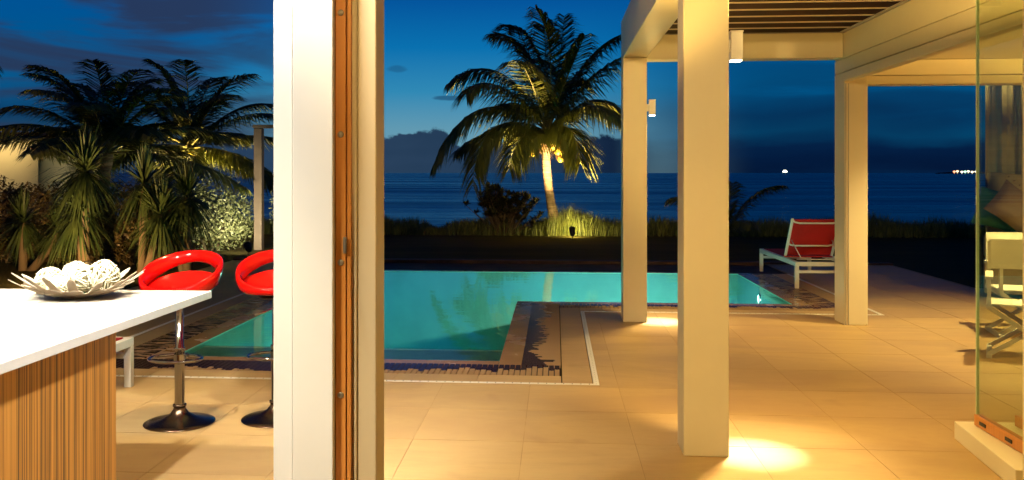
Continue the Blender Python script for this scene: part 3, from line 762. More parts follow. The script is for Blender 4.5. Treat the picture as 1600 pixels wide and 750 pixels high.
# ------------------------------------------------------------------ bar stools
def make_stool(loc, rz, label):
    t = thing('bar_stool', loc, label, 'bar stool', 'red bar stools behind the island', rz)
    m = MB(); m.lathe([(0, 0), (.205, 0), (.208, .004), (.205, .008), (.17, .016), (.10, .034), (.055, .058), (.036, .085), (.034, .10), (.04, .102), (.04, .112), (.03, .114)], n=48)
    m.obj('base', mat('reflection_brown_chrome', (.22, .15, .11), 0.26, 1.0), t, smooth=True)  # brown tone stands in for dark warm reflections in the chrome
    m = MB(); m.lathe([(.029, .11), (.029, .44), (.033, .442), (.033, .452), (.024, .454), (.024, .74)], n=24); m.obj('column', M_chrome, t, smooth=True)
    m = MB(); pts = []
    for k in range(28):
        a = 2*math.pi*k/28; pts.append((.158*math.cos(a), -.05+.115*math.sin(a), .395))
    m.tube(pts, .0095, 8, closed=True); m.bar((0, .01, .395), (0, .062, .395), .05, .03)
    m.lathe([(.034, .375), (.034, .415)], n=20); m.obj('footrest', M_chrome, t, smooth=True)
    m = MB(); m.tube([(.02, 0, .725), (.03, -.05, .73), (.03, -.06, .72), (.028, -.075, .70), (-.02, -.22, .685), (-.06, -.30, .68)], .0055, 6); m.obj('lever', M_chrome, t, smooth=True)
    # dish
    m = MB(); NU, NV = 48, 9; i0 = 0
    def rim(a):
        # a = 0 at the front (-y)
        f = (1-math.cos(a))/2
        return Vector((.228*math.sin(a), -.205*math.cos(a)+.01, .795+.095*f**1.6))
    cen = Vector((0, -.01, .775))
    for th in (0, -.016):
        st = len(m.v)
        for v in range(NV):
            s_ = (v+1)/NV
            for u in range(NU):
                p = rim(2*math.pi*u/NU)
                q = cen.lerp(p, s_); q.z = cen.z + (p.z-cen.z)*(s_**2.6) + th*(1 if v < NV-1 else .3)
                m.v.append(tuple(q))
        m.v.append((cen.x, cen.y, cen.z+th)); ci = len(m.v)-1
        for v in range(NV-1):
            for u in range(NU): m.f.append((st+v*NU+u, st+v*NU+(u+1) % NU, st+(v+1)*NU+(u+1) % NU, st+(v+1)*NU+u))
        for u in range(NU): m.f.append((ci, st+(u+1) % NU, st+u))
    o = m.obj('seat', M_red, t, smooth=True)
    # loop: flattened tube round the rim that rises at the back
    m = MB(); N, K = 60, 14
    for u in range(N):
        a = 2*math.pi*u/N; f = (1-math.cos(a))/2
        c = Vector((.224*math.sin(a), -.200*math.cos(a)+.01+.035*f**2, .800+.178*f**1.25))
        rad = Vector((math.sin(a), -math.cos(a), 0))
        up = (Vector((0, 0, 1))+rad*.22).normalized(); ou = up.cross(Vector((math.cos(a), math.sin(a), 0))).normalized()
        hh = .022+.024*math.sin(math.pi*f)**.8+.016*f; ww = .016+.006*f
        for k in range(K):
            b_ = 2*math.pi*k/K; m.v.append(tuple(c + up*math.sin(b_)*hh + ou*math.cos(b_)*ww))
    for u in range(N):
        for k in range(K):
            m.f.append((u*K+k, u*K+(k+1) % K, ((u+1) % N)*K+(k+1) % K, ((u+1) % N)*K+k))
    m.obj('back_loop', M_red, t, smooth=True)
    m = MB(); m.lathe([(.0, .735), (.10, .74), (.11, .752), (.08, .765), (0, .768)], n=24); m.obj('seat_plate', M_dark, t, smooth=True)
    return t
s1 = make_stool((-2.25, 5.22, 0), R(-4), 'red loop backed bar stool with chrome base, left one behind the counter corner')
s2 = copy_tree(s1); s2.location = (-1.70, 5.35, 0); s2.rotation_euler.z = R(6)
s2['label'] = 'red loop backed bar stool partly hidden by the white pillar'

# ------------------------------------------------------------------ sun loungers
def make_lounger(loc, rz, label):
    # head end at y=0 (towards viewer), foot end at +y 2.0; width along x
    t = thing('sun_lounger', loc, label, 'sun lounger', 'red sun loungers by the pool', rz)
    W, L = .76, 2.05
    for x in (0, W-.05):
        m = MB(); m.box(x, x+.05, 0, L, .285, .345); m.obj('side_rail', M_framew, t, bevel=.004)
        for y in (0.0, L-.05):
            m = MB(); m.box(x, x+.05, y, y+.05, 0, .284); m.obj('leg', M_framew, t, bevel=.003)
    for y in (0.0, L-.05):
        m = MB(); m.box(.051, W-.051, y, y+.05, .29, .345); m.box(.051, W-.051, y, y+.05, .20, .235); m.obj('end_rail', M_framew, t, bevel=.003)
    m = MB(); m.box(.055, W-.055, .78, L-.055, .335, .35); m.obj('seat_sling', M_sling, t)
    # raised back: hinge at y=.75, leaning towards y=.30
    A, B = Vector((0, .78, .36)), Vector((0, .40, .885))
    nrm = (B-A).normalized().cross(Vector((1, 0, 0))).normalized()
    for x in (.07, W-.07):
        m = MB(); m.bar(A+Vector((x, 0, 0)), B+Vector((x, 0, 0)), .035, .03, nrm); m.obj('back_frame', M_framew, t, bevel=.004)
    m = MB(); p0, p1 = A+(B-A)*.02, A+(B-A)*.99
    m.bar(p0+Vector((W/2, 0, 0))-nrm*.004, p1+Vector((W/2, 0, 0))-nrm*.004, W-.18, .008, nrm); m.obj('back_sling', M_sling, t)
    for s_ in (.30, .91):
        m = MB(); P = A+(B-A)*s_
        off = Vector((0, -.035, -.012)); dz = (B-A).normalized()*(.035 if s_ > .5 else .03)
        pts = [P+Vector((.08, 0, 0))+dz, P+Vector((.10, 0, 0))+off*.6+dz*.3, P+Vector((.16, 0, 0))+off, P+Vector((W-.16, 0, 0))+off, P+Vector((W-.10, 0, 0))+off*.6+dz*.3, P+Vector((W-.08, 0, 0))+dz]
        m.tube(pts, .012, 8); m.obj('back_tube', M_framew, t, smooth=True)
    m = MB()
    for x in (.11, W-.11): m.tube([A+(B-A)*.42+Vector((x, -.01, 0)), Vector((x+(.03 if x < .3 else -.03), .22, .36))], .007, 6)
    m.tube([(.08, .22, .358), (W-.08, .22, .358)], .009, 6); m.obj('back_stay', M_framew, t, smooth=True)
    return t
l1 = make_lounger((3.10, 11.9, 0), R(0), 'white framed lounger with raised red sling back beside the far pool corner')
l2 = copy_tree(l1); l2.location = (-3.72, 4.05, 0)
l2['label'] = 'white framed red lounger mostly hidden behind the kitchen island'

# ------------------------------------------------------------------ director chairs, table
def make_dchair(loc, rz, label):
    t = thing('director_chair', loc, label, 'chair', 'white director chairs in the dining terrace', rz)
    W, D = .56, .46
    for x in (0, W):
        m = MB(); m.bar((x, D, .40), (x, D+.03, .92), .028, .04, (0, 1, 0)); m.obj('back_upright', M_canvas, t)
        m = MB(); m.bar((x, 0, .40), (x, -.0, .64), .028, .04, (0, 1, 0)); m.obj('arm_upright', M_canvas, t)
        m = MB(); m.box(x-.03, x+.03, -.03, D+.03, .64, .665); m.obj('armrest', M_canvas, t, bevel=.005)
        m = MB(); m.box(x-.02, x+.02, -.01, D+.02, .40, .44); m.obj('seat_rail', M_canvas, t, bevel=.004)
        m = MB(); m.box(x-.02, x+.02, -.02, D+.03, 0, .035); m.obj('foot_rail', M_canvas, t, bevel=.004)
    for y in (.03, D-.03):
        for a, b_ in (((0, y, .03), (W, y+.022, .41)), ((W, y, .03), (0, y-.022, .41))):
            m = MB(); m.bar(a, b_, .035, .018, (0, 1, 0)); m.obj('leg', M_canvas, t)
    m = MB(); m.box(.0, W, .02, D, .43, .438); m.obj('seat_canvas', M_canvas, t)
    m = MB(); N = 8
    for k in range(N):
        x0, x1 = W*k/N, W*(k+1)/N
        y0, y1 = D+.04+.03*math.sin(math.pi*k/N), D+.04+.03*math.sin(math.pi*(k+1)/N)
        m.quad((x0, y0, .68), (x1, y1, .68), (x1, y1+.02, .93), (x0, y0+.02, .93))
        m.quad((x0, y0+.01, .68), (x0, y0+.03, .93), (x1, y1+.03, .93), (x1, y1+.01, .68))
    m.obj('back_canvas', M_canvas, t, smooth=True)
    return t
ch = make_dchair((3.50, 7.55, 0), R(-25), 'white director chair nearest the glass, its crossed legs showing')
c2 = copy_tree(ch); c2.location = (4.02, 8.45, 0); c2.rotation_euler.z = R(-12); c2['label'] = 'second white director chair behind the first one by the glass'
tb = thing('dining_table', (4.9, 6.9, 0), 'white dining table beside the director chairs', 'table')
b = MB(); b.box(-.4, 1.0, -.9, .5, .71, .745); b.obj('table_top', M_framew, tb, bevel=.004)
for (x, y) in ((-.33, -.83), (.93, -.83), (-.33, .43), (.93, .43)):
    b = MB(); b.box(x-.03, x+.03, y-.03, y+.03, 0, .709); b.obj('leg', M_framew, tb)

# ------------------------------------------------------------------ daybed, cushions and curtain built in place of the glass reflection
def cushion(name, W, H, T, m, n=14):
    q = MB()
    for sd in (-1, 1):
        i = len(q.v)
        for a in range(n+1):
            for c in range(n+1):
                u, v = a/n*2-1, c/n*2-1
                th = T*((1-u**4)*(1-v**4))**.55
                px_ = 1-.07*(1-abs(v)**2); pz = 1-.07*(1-abs(u)**2)
                q.v.append((u*W/2*px_, sd*th/2, v*H/2*pz))
        for a in range(n):
            for c in range(n):
                f = (i+a*(n+1)+c, i+(a+1)*(n+1)+c, i+(a+1)*(n+1)+c+1, i+a*(n+1)+c+1)
                q.f.append(f if sd < 0 else f[::-1])
    return q.obj(name, m, smooth=True)
SX, SY = 5.13, 11.2
RA = R(-24.5)
def rw(x, y, z): return (SX+x*math.cos(RA)-y*math.sin(RA), SY+x*math.sin(RA)+y*math.cos(RA), z)
sf = thing('reflection_daybed', (SX, SY, 0), 'grey linen daybed behind the glass panel, standing in for a mirrored sofa', 'daybed', None, RA)  # solid stand-in for a sofa mirrored in the pane
b = MB(); b.box(0, 2.2, 0, .85, .05, .42); b.obj('daybed_base', M_greyfab, sf, bevel=.03)
b = MB(); b.box(-.0, 2.2, -.02, .80, .425, .78); b.obj('mattress', M_greyfab, sf, bevel=.09)
b = MB(); b.box(.02, 2.2, .62, .88, .70, 1.30); b.obj('daybed_back', M_greyfab, sf, bevel=.08)
o = cushion('cushion', .54, .5, .18, M_mauve); o.location = rw(.33, .28, 1.08); o.rotation_euler = (R(-24), R(38), R(8)+RA)
tag(o, 'mauve satin cushion with a row of silver beads on the daybed', 'cushion')
for k in range(8):
    q = MB(); q.sphere((0, 0, 0), .012, 8, 6); q.obj('bead', M_bead, o, (-.27+.077*k, -.05-.012*math.sin(k*.9), .262-.02*math.sin(math.pi*k/7)), smooth=True)
o = cushion('cushion', .5, .5, .18, M_teal); o.location = rw(.16, .50, 1.04); o.rotation_euler = (R(-18), R(15), RA)
tag(o, 'teal velvet cushion tucked behind the mauve one', 'cushion')
o = cushion('cushion', .8, .34, .22, M_greyfab); o.location = rw(.46, .70, 1.32); o.rotation_euler = (R(-12), R(4), RA)
tag(o, 'rumpled grey bolster lying on top of the daybed back', 'cushion')
cab = thing('reflection_curtain', rw(.02, .95, 0), 'grey gauze curtain added behind the daybed for the grey reflection in the glass', 'curtain', None, RA)  # made-up cloth giving the pane its grey mirrored tone
m = MB(); NX = 90
for k in range(NX):
    x0, x1 = 2.4*k/NX, 2.4*(k+1)/NX
    f = lambda x: .045*math.sin(x*26)+.02*math.sin(x*61)
    m.quad((x0, f(x0), .02), (x1, f(x1), .02), (x1, f(x1)*.6, 2.82), (x0, f(x0)*.6, 2.82))
m.obj('curtain_cloth', M_curtain, cab, smooth=True)
m = MB(); m.box(-.06, 2.5, -.06, .06, 2.822, 2.90); m.obj('curtain_beam', M_cream, cab)
m = MB(); m.box(2.44, 2.5, -.03, .03, 0, 2.82); m.obj('curtain_pole', M_cream, cab)

# ------------------------------------------------------------------ vegetation generators
def bez(p0, p1, p2, p3, n):
    out = []
    for k in range(n+1):
        t = k/n; a = 1-t
        out.append(p0*a**3 + p1*3*a*a*t + p2*3*a*t*t + p3*t**3)
    return out
def frond(pts, LL, rr, droop=.35, nl=58, wid=.030, name='frond', parent=None, mm=None, start=.14):
    n = len(pts)-1
    def at(t):
        k = min(n-1, int(t*n)); f = t*n-k
        return pts[k].lerp(pts[k+1], f), (pts[k+1]-pts[k]).normalized()
    m = MB()
    for q in range(nl):
        t = start + (1-start)*q/(nl-1)*.995
        p, tan = at(t)
        sd = tan.cross(Vector((0, 0, 1)))
        if sd.length < .15: sd = tan.cross(Vector((0, -1, .2)))
        sd.normalize()
        prof = LL*(.35+.65*math.sin(math.pi*(.12+.80*t))**.9) * (1.0 if t < .85 else 1-(t-.85)*2.6)
        for s_ in (-1, 1):
            if rr.random() < .03: continue
            fw = .55+.6*t+rr.uniform(-.1, .1)
            d = (sd*s_*1.0 + tan*fw + Vector((0, 0, rr.uniform(-.12, .18)-droop*.25))).normalized()
            L_ = prof*rr.uniform(.82, 1.12)
            mid = p + d*L_*.5 + Vector((0, 0, -droop*L_*.12)); tip = p + d*L_*.93 + Vector((0, 0, -droop*L_*rr.uniform(.5, .9)))
            w_ = d.cross(Vector((rr.uniform(-.5, .5), rr.uniform(-.5, .5), 1))).normalized()*wid*.5
            i = len(m.v)
            m.v += [tuple(p-w_*.6), tuple(p+w_*.6), tuple(mid+w_), tuple(mid-w_), tuple(tip)]
            m.f += [(i, i+1, i+2, i+3), (i+3, i+2, i+4)]
    o = m.obj(name, mm or M_frond, parent)
    r_ = MB(); r_.tube(pts, [.026*(1-.85*k/n) for k in range(n+1)], 5); r_.obj('rib', M_rach, o, smooth=True)
    return o
def rand_fronds(parent, crown, cnt, length, rr, LL=.55, droop=.4, elmin=-20, elmax=80, wid=.03, nl=48, azs=None):
    for k in range(cnt):
        a = (k*137.5+rr.uniform(-15, 15)) if azs is None else azs[k]
        e = R(elmin+(elmax-elmin)*((k+.5)/cnt)+rr.uniform(-6, 6)); a = R(a); L_ = length*rr.uniform(.85, 1.1)
        d = Vector((math.cos(a)*math.cos(e), math.sin(a)*math.cos(e), math.sin(e)))
        h_ = Vector((math.cos(a), math.sin(a), 0))
        sag = L_*(.08+.27*math.cos(e))
        p0 = crown; p1 = crown+d*L_*.35; p2 = crown+d*L_*.7+h_*L_*.05+Vector((0, 0, -sag*.3)); p3 = crown+d*L_*.85+h_*L_*.22+Vector((0, 0, -sag))
        frond(bez(p0, p1, p2, p3, 14), LL, rr, droop, nl, wid, parent=parent)

# ---- main coconut palm in front of the sea (metres from its foot; 22 m from the camera)
PY = 22.2
palm = thing('coconut_palm', (.03, PY, -.03), 'young coconut palm with lit trunk and yellow nuts at the edge of the lawn', 'palm tree')
S = PY/1400*.995
def pm(px, py, dy=0.0): return Vector(((px-870)*S, dy, (366-py)*S))
tr_pts = [pm(872, 366), pm(867, 345), pm(861, 318), pm(857, 290), pm(854, 262), pm(853, 240), pm(854, 222)]
m = MB(); PT = []
for k in range(len(tr_pts)-1):
    for q in range(6): PT.append(tr_pts[k].lerp(tr_pts[k+1], q/6))
PT.append(tr_pts[-1])
rad = [.165-.06*min(1, k/14)+(.008 if k % 2 else 0) for k in range(len(PT))]
m.tube(PT, rad, 14); m.obj('trunk', M_bark, palm, smooth=True)
rp = random.Random(11)
cr = pm(855, 205)
FR = [  # control points in picture offsets, last = depth offset of tip
    ((848, 140, 0), (828, 40, .2), (766, 46, .4)),
    ((846, 130, .3), (815, 20, .5), (788, 24, 1.2)),
    ((862, 130, -.2), (868, 60, -.3), (838, 18, -.6)),
    ((868, 150, .2), (878, 70, .3), (882, 18, .5)),
    ((835, 150, .2), (770, 60, .4), (698, 122, .6)),
    ((830, 165, -.3), (760, 100, -.6), (735, 150, -1.1)),
    ((820, 170, -.2), (735, 120, -.5), (683, 258, -.8)),
    ((825, 190, -.3), (750, 160, -.8), (745, 288, -1.2)),
    ((835, 195, .3), (770, 180, .8), (700, 235, 1.3)),
    ((872, 150, -.2), (900, 90, -.4), (912, 62, -.8)),
    ((880, 150, .2), (915, 70, .4), (972, 48, .6)),
    ((885, 165, -.2), (940, 90, -.4), (985, 92, -.7)),
    ((885, 180, .2), (935, 110, .4), (985, 190, .5)),
    ((880, 190, -.4), (920, 140, -.9), (962, 190, -1.4)),
    ((868, 200, -.4), (895, 175, -.8), (905, 255, -1.0)),
    ((845, 205, -.5), (815, 190, -1.0), (800, 262, -1.3)),
    ((850, 150, .8), (845, 80, 1.6), (835, 70, 2.4)),
    ((866, 160, .8), (890, 100, 1.5), (905, 110, 2.3)),
    ((845, 170, -.7), (825, 100, -1.5), (810, 110, -2.3)),
    ((838, 180, .7), (800, 130, 1.5), (775, 160, 2.1)),
    ((855, 120, .1), (852, 60, .1), (850, 38, .2)),
]
for (a, b_, c) in FR:
    pts = bez(cr, pm(a[0], a[1], a[2]), pm(b_[0], b_[1], b_[2]), pm(c[0], c[1], c[2]), 16)
    frond(pts, 1.0, rp, .68, 135, .042, parent=palm)
for k in range(20):   # dry husks and short hanging stalks
    a = rp.uniform(0, 6.28); p0 = cr+Vector((0, 0, -.08)); d = Vector((math.cos(a), math.sin(a), 0))
    L_ = rp.uniform(.3, .62)
    o = frond(bez(p0, p0+d*L_*.4+Vector((0, 0, .1)), p0+d*L_*.8, p0+d*L_+Vector((0, 0, -L_*.9)), 8), .22, rp, .9, 20, .035, 'dry_stalk', palm, M_frond2)
for (px_, py_, dy) in [(880, 238, -.45), (887, 244, -.4), (876, 247, -.42), (884, 230, -.5), (871, 236, -.5), (834, 238, -.4), (891, 236, -.3), (864, 228, -.5)]:
    m = MB(); m.sphere((0, 0, 0), .085, 12, 8, (1, 1, 1.2)); m.obj('coconut', M_coco, palm, pm(px_, py_, dy), smooth=True)

def garden_spot(loc, target, power, col, label, size=70, spill=0):
    t = thing('garden_spotlight', loc, label, 'spotlight', 'black garden spotlights')
    m = MB(); m.tube([(0, 0, 0), (0, 0, .14)], .012, 6); m.obj('spike', M_dark, t)
    v = (Vector(target)-Vector(loc)).normalized()
    q = v.to_track_quat('Z', 'Y').to_euler()
    m = MB(); m.lathe([(0, -.10), (.045, -.10), (.06, -.06), (.065, .06), (.072, .065), (.072, .10), (.06, .10), (.055, .07)], n=16)
    o = m.obj('lamp_head', M_dark, t, (0, 0, .19), smooth=True); o.rotation_euler = q
    m = MB(); m.lathe([(0, .072), (.054, .072)], n=16); m.obj('lens', mat('shaded_lens', (.8, .8, .8), .3, emit=(1, .8, .5), estr=.6), o)
    if spill: spot('spill_light', t, Vector((.05, .55, .22)), Vector((0, 1.8, .1)), spill, (1, .78, .25), 165, 1.0, .05)
    spot('garden_light', t, Vector((0, 0, .19))+v*.13, Vector(target)-Vector(loc), power, col, size, .6, .05)
garden_spot((.38, 20.6, -.03), (-.05, PY-.2, 4.2), 3400, (1, .68, .26), 'small black spotlight in the lit grass aimed up at the palm', 92, 110)

# ---- dune grass
def blades(name, label, region, cnt, hmin, hmax, m, rr, wid=.012, dens=None):
    q = MB()
    for k in range(cnt):
        x = rr.uniform(region[0], region[1]); y = rr.uniform(region[2], region[3])
        h = rr.uniform(hmin, hmax)*(dens(x, y) if dens else 1)
        if h < .05: continue
        a = rr.uniform(0, 6.28); l = rr.uniform(.05, .5)*h; dx, dy = math.cos(a)*l, math.sin(a)*l; w = wid
        b_ = rr.uniform(0, 3.14); wx, wy = math.cos(b_)*w/2, math.sin(b_)*w/2
        i = len(q.v)
        q.v += [(x-wx, y-wy, -.05), (x+wx, y+wy, -.05), (x+dx*.35+wx*.8, y+dy*.35+wy*.8, h*.6), (x+dx*.35-wx*.8, y+dy*.35-wy*.8, h*.6), (x+dx, y+dy, h)]
        q.f += [(i, i+1, i+2, i+3), (i+3, i+2, i+4)]
    o = q.obj(name, m); o['label'] = label; o['kind'] = 'stuff'; return o
rg = random.Random(5)
hf = lambda x, y: .72+.25*math.sin(x*.9+1)+.22*math.sin(x*2.7)+.12*math.sin(x*6.1+y)+(.2 if -3 < x < -1.7 else 0)
blades('dune_grass', 'dark dune grass along the edge of the lawn before the sea', (-14, 15, 21.7, 24.2), 30000, .22, .5, M_dgrass, rg, .016, hf)
blades('tall_grass_clump', 'tall green grass lit up around the foot of the palm', (-.75, 1.35, 21.75, 22.9), 3000, .30, .80, M_dgrass, rg, .012,
       lambda x, y: max(.15, 1.05-abs(x-.30)*.85))

# ---- leafy shrubs
def leaf_cloud(center, rad, cnt, size, rr, shell=.55, lump=.25, flat=1.0):
    q = MB(); lumps = [(Vector((rr.gauss(0, 1), rr.gauss(0, 1), rr.gauss(0, 1))).normalized(), rr.uniform(-lump, lump*1.3)) for _ in range(18)]
    for k in range(cnt):
        d = Vector((rr.gauss(0, 1), rr.gauss(0, 1), rr.gauss(0, 1))).normalized()
        s_ = 1.0
        for ld, la in lumps:
            c = d.dot(ld)
            if c > .75: s_ += la*(c-.75)*4
        r_ = s_*(shell+(1-shell)*rr.random()**.5)*rr.uniform(.9, 1.04)
        p = Vector(center)+Vector((d.x*rad[0]*r_, d.y*rad[1]*r_, d.z*rad[2]*r_))
        if p.z < 0: p.z = rr.uniform(0, .15)
        n = (d+Vector((rr.gauss(0, .7), rr.gauss(0, .7), rr.gauss(0, .7)))).normalized()
        u = n.orthogonal().normalized(); w = n.cross(u); an = rr.uniform(0, 6.28)
        u, w = u*math.cos(an)+w*math.sin(an), w*math.cos(an)-u*math.sin(an)
        L_ = size*rr.uniform(.6, 1.3)
        q.quad(p-u*L_, p+w*L_*.4, p+u*L_, p-w*L_*.4)
    return q
def shrub(name, label, foot, blobs, cnt, size, m, rr, cat='shrub', group=None):
    t = thing(name, foot, label, cat, group)
    q = MB()
    for (c, r_) in blobs:
        e = leaf_cloud(c, r_, int(cnt*r_[0]*r_[2]), size, rr); i = len(q.v); q.v += e.v; q.f += [tuple(a+i for a in f) for f in e.f]
    q.obj('foliage', m, t)
    s_ = MB()
    for (c, r_) in blobs:
        for k in range(5):
            tip = Vector(c)+Vector((rr.uniform(-.7, .7)*r_[0], rr.uniform(-.7, .7)*r_[1], rr.uniform(-.2, .6)*r_[2]))
            s_.tube([Vector((c[0]*.3, c[1]*.3, -.05)), Vector((c[0]*.6, c[1]*.5, c[2]*.5)), tip], [.03, .02, .008], 5)
    s_.obj('stem', M_stem, t, smooth=True)
    return t
rs = random.Random(21)
shrub('round_shrub', 'rounded silvery shrub with its right side lit, left of the timber frame', (-6.75, 17.2, -.03), [((0, 0, .80), (.72, .65, .68)), ((-.45, .1, .7), (.55, .5, .6)), ((.3, -.1, .6), (.55, .5, .52))], 9000, .034, M_shrub, rs)
shrub('round_shrub', 'small leafy shrub peeping between the timber frame and the white pillar', (-5.2, 17.6, -.03), [((0, 0, .7), (.55, .5, .65))], 9000, .034, M_shrub, rs)
# hedge on the left
ht = thing('hedge', (-8.3, 14.5, 0), 'long brownish hedge behind the island counter on the left', 'hedge')
q = MB()
for k in range(9):
    e = leaf_cloud((-4.2+.72*k, rs.uniform(-.2, .2), .62+rs.uniform(-.1, .12)), (.72, .6, .68), 3200, .045, rs); i = len(q.v); q.v += e.v; q.f += [tuple(a+i for a in f) for f in e.f]
q.obj('foliage', M_hedge, ht)
q = MB()
for k in range(16): x = -4.3+.37*k; q.tube([(x, 0, -.03), (x+rs.uniform(-.1, .1), rs.uniform(-.2, .2), .9)], [.025, .01], 5)
q.obj('stem', M_stem, ht)
# rosette shrub before the sea
rt = thing('sea_shrub', (-1.3, 22.0, -.03), 'dark bushy shrub with rosette leaves left of the lit palm', 'shrub')
q, s_ = MB(), MB()
rq = random.Random(33)
heads = []
for k in range(170):
    cx = rq.choice((-.28, -.28, -.05, .36, .5)); c = Vector((cx+rq.gauss(0, .2), rq.gauss(0, .2), 0))
    top = (1.22 if cx < -.1 else .98)
    c.z = top*math.sqrt(rq.uniform(.12, 1.0))-abs(c.x-cx)*.5; heads.append(c)
for c in heads:
    s_.tube([Vector((c.x*.25, c.y*.2, 0)), Vector((c.x*.6, c.y*.6, c.z*.55)), c], [.018, .012, .006], 5)
    for j_ in range(24):
        a = rq.uniform(0, 6.28); e = rq.uniform(-.3, 1.2); L_ = rq.uniform(.11, .2)
        d = Vector((math.cos(a)*math.cos(e), math.sin(a)*math.cos(e), math.sin(e))); w = d.cross(Vector((0, 0, 1)))
        if w.length < .05: w = Vector((1, 0, 0))
        w = w.normalized()*.03
        q.quad(c, c+d*L_*.6+w, c+d*L_, c+d*L_*.6-w)
q.obj('foliage', M_darkleaf, rt); s_.obj('branch', M_stem, rt)
# low beach palm at right (dark) behind the lounger
bp = thing('beach_palm', (3.75, 20.6, -.03), 'low dark palm with two feathery fronds left of the red lounger', 'palm tree')
S2 = 20.9/1400
def p2(px, py, dy=0.0): return Vector(((px-1142)*S2, dy, (373-py)*S2))
c0 = p2(1142, 366)
for a, b_, c, L_ in [((1148, 345, 0), (1153, 310, 0), (1160, 286, .2), .42), ((1160, 345, 0), (1185, 285, 0), (1240, 290, .3), .34), ((1140, 340, 0), (1135, 310, 0), (1130, 292, -.2), .4),
                     ((1120, 340, .2), (1095, 300, .4), (1070, 310, .5), .4), ((1150, 350, -.3), (1162, 330, -.6), (1172, 345, -.9), .3)]:
    frond(bez(c0, p2(*a), p2(*b_), p2(*c), 12), L_*1.5, rp, .6, 110, .040, parent=bp)
m = MB(); m.tube([(0, 0, -.05), (0, 0, .12)], [.12, .09], 8); m.obj('trunk', M_bark, bp)

# ---- left-hand garden palms
def simple_palm(name, label, foot, crown, trunk_r, cnt, length, rr, **kw):
    t = thing(name, foot, label, 'palm tree')
    m = MB(); c = Vector(crown); P = [Vector((0, 0, 0)).lerp(c, k/12)+Vector((.05*math.sin(k*.6), 0, 0)) for k in range(13)]
    m.tube(P, [trunk_r*(1-.3*k/12)+(.006 if k % 2 else 0) for k in range(13)], 10); m.obj('trunk', M_bark, t, smooth=True)
    rand_fronds(t, c, cnt, length, rr, **kw)
    return t
rl = random.Random(44)
lp = simple_palm('garden_palm', 'palm with yellow lit crown underside behind the round shrub', (-8.3, 19.6, -.03), (.1, 0, 2.1), .12, 26, 2.5, rl, LL=.74, droop=.45, elmin=-15, elmax=84, nl=110, wid=.036)
for k in range(5):
    m = MB(); m.sphere((0, 0, 0), .07, 10, 8, (1, 1, 1.2)); m.obj('coconut', M_coco, lp, (.1+.16*math.cos(k*1.3-2.4), .16*math.sin(k*1.3-2.4), 2.0-.04*k), smooth=True)
garden_spot((-7.95, 18.9, -.03), (-8.2, 19.7, 2.6), 1500, (1, .72, .28), 'black spotlight hidden behind the shrub under the yellow lit palm', 105)
simple_palm('garden_palm', 'tall dark palm left of the yellow lit one', (-8.6, 16.6, -.03), (0, 0, 1.9), .13, 24, 2.4, rl, LL=.68, droop=.45, elmin=8, elmax=85, nl=95, wid=.04)
simple_palm('garden_palm', 'dark palm whose fronds hang in from the left edge', (-8.05, 9.4, -.03), (0, 0, 2.95), .10, 16, 1.8, rl, LL=.5, droop=.6, elmin=-45, elmax=80, nl=84)

# ---- sword-leaved yuccas
def yucca(label, foot, heads, rr):
    t = thing('yucca_plant', foot, label, 'plant', 'sword leaved yuccas in the left garden')
    for (hx, hy, hz, L_, n) in heads:
        m = MB(); m.tube([(hx*.2, hy*.2, -.03), (hx*.7, hy*.7, hz*.5), (hx, hy, hz)], [.07, .055, .05], 8); m.obj('stem', M_stem, t, smooth=True)
        m = MB(); c = Vector((hx, hy, hz))
        for k in range(n):
            a = rr.uniform(0, 6.28); e = R(rr.uniform(-75, 88)); L2 = L_*rr.uniform(.75, 1.1)
            d = Vector((math.cos(a)*math.cos(e), math.sin(a)*math.cos(e), math.sin(e)))
            w = d.cross(Vector((0, 0, 1)))
            w = (w.normalized() if w.length > .05 else Vector((1, 0, 0)))*.0135
            sag = Vector((0, 0, -L2*rr.uniform(.2, .6)*math.cos(e)))
            p1, p2_, p3 = c+d*L2*.35+sag*.1, c+d*L2*.7+sag*.45, c+d*L2+sag
            i = len(m.v); m.v += [tuple(c-w*.6), tuple(c+w*.6), tuple(p1+w), tuple(p1-w), tuple(p2_+w*.8), tuple(p2_-w*.8), tuple(p3)]
            m.f += [(i, i+1, i+2, i+3), (i+3, i+2, i+4, i+5), (i+5, i+4, i+6)]
        m.obj('rosette', M_yucca, t)
ry = random.Random(55)
yucca('tall yucca with a bright lit heart behind the petal bowl', (-6.85, 12.6, -.03), [(0, 0, 1.55, .80, 330), (-.15, .1, .95, .75, 280)], ry)
yucca('middle yucca right of the brightest one', (-6.2, 13.0, -.03), [(0, .1, 1.35, .72, 300), (.3, 0, .9, .7, 280)], ry)
yucca('low drooping yucca nearest the round shrub', (-5.65, 13.4, -.03), [(0, 0, 1.15, .68, 300), (-.35, .2, .75, .65, 260)], ry)
yucca('broad yucca at the far left below the garden wall', (-8.3, 13.4, -.03), [(0, 0, .75, .6, 220), (.5, .1, .6, .55, 180)], ry)
garden_spot((-6.5, 12.0, -.03), (-6.8, 12.7, 2.0), 45, (1, .85, .5), 'black spotlight at the foot of the tallest yucca', 70)
garden_spot((-5.5, 15.7, -.03), (-6.3, 17.1, .8), 380, (1, .88, .55), 'black spotlight on the lawn lighting the round shrub', 90)

garden_spot((-6.3, 10.6, -.03), (-7.9, 15.5, 1.9), 620, (1, .60, .22), 'added unseen black spotlight behind the island washing the hedge and yuccas', 110)  # hidden lamp added to brighten the dark planting
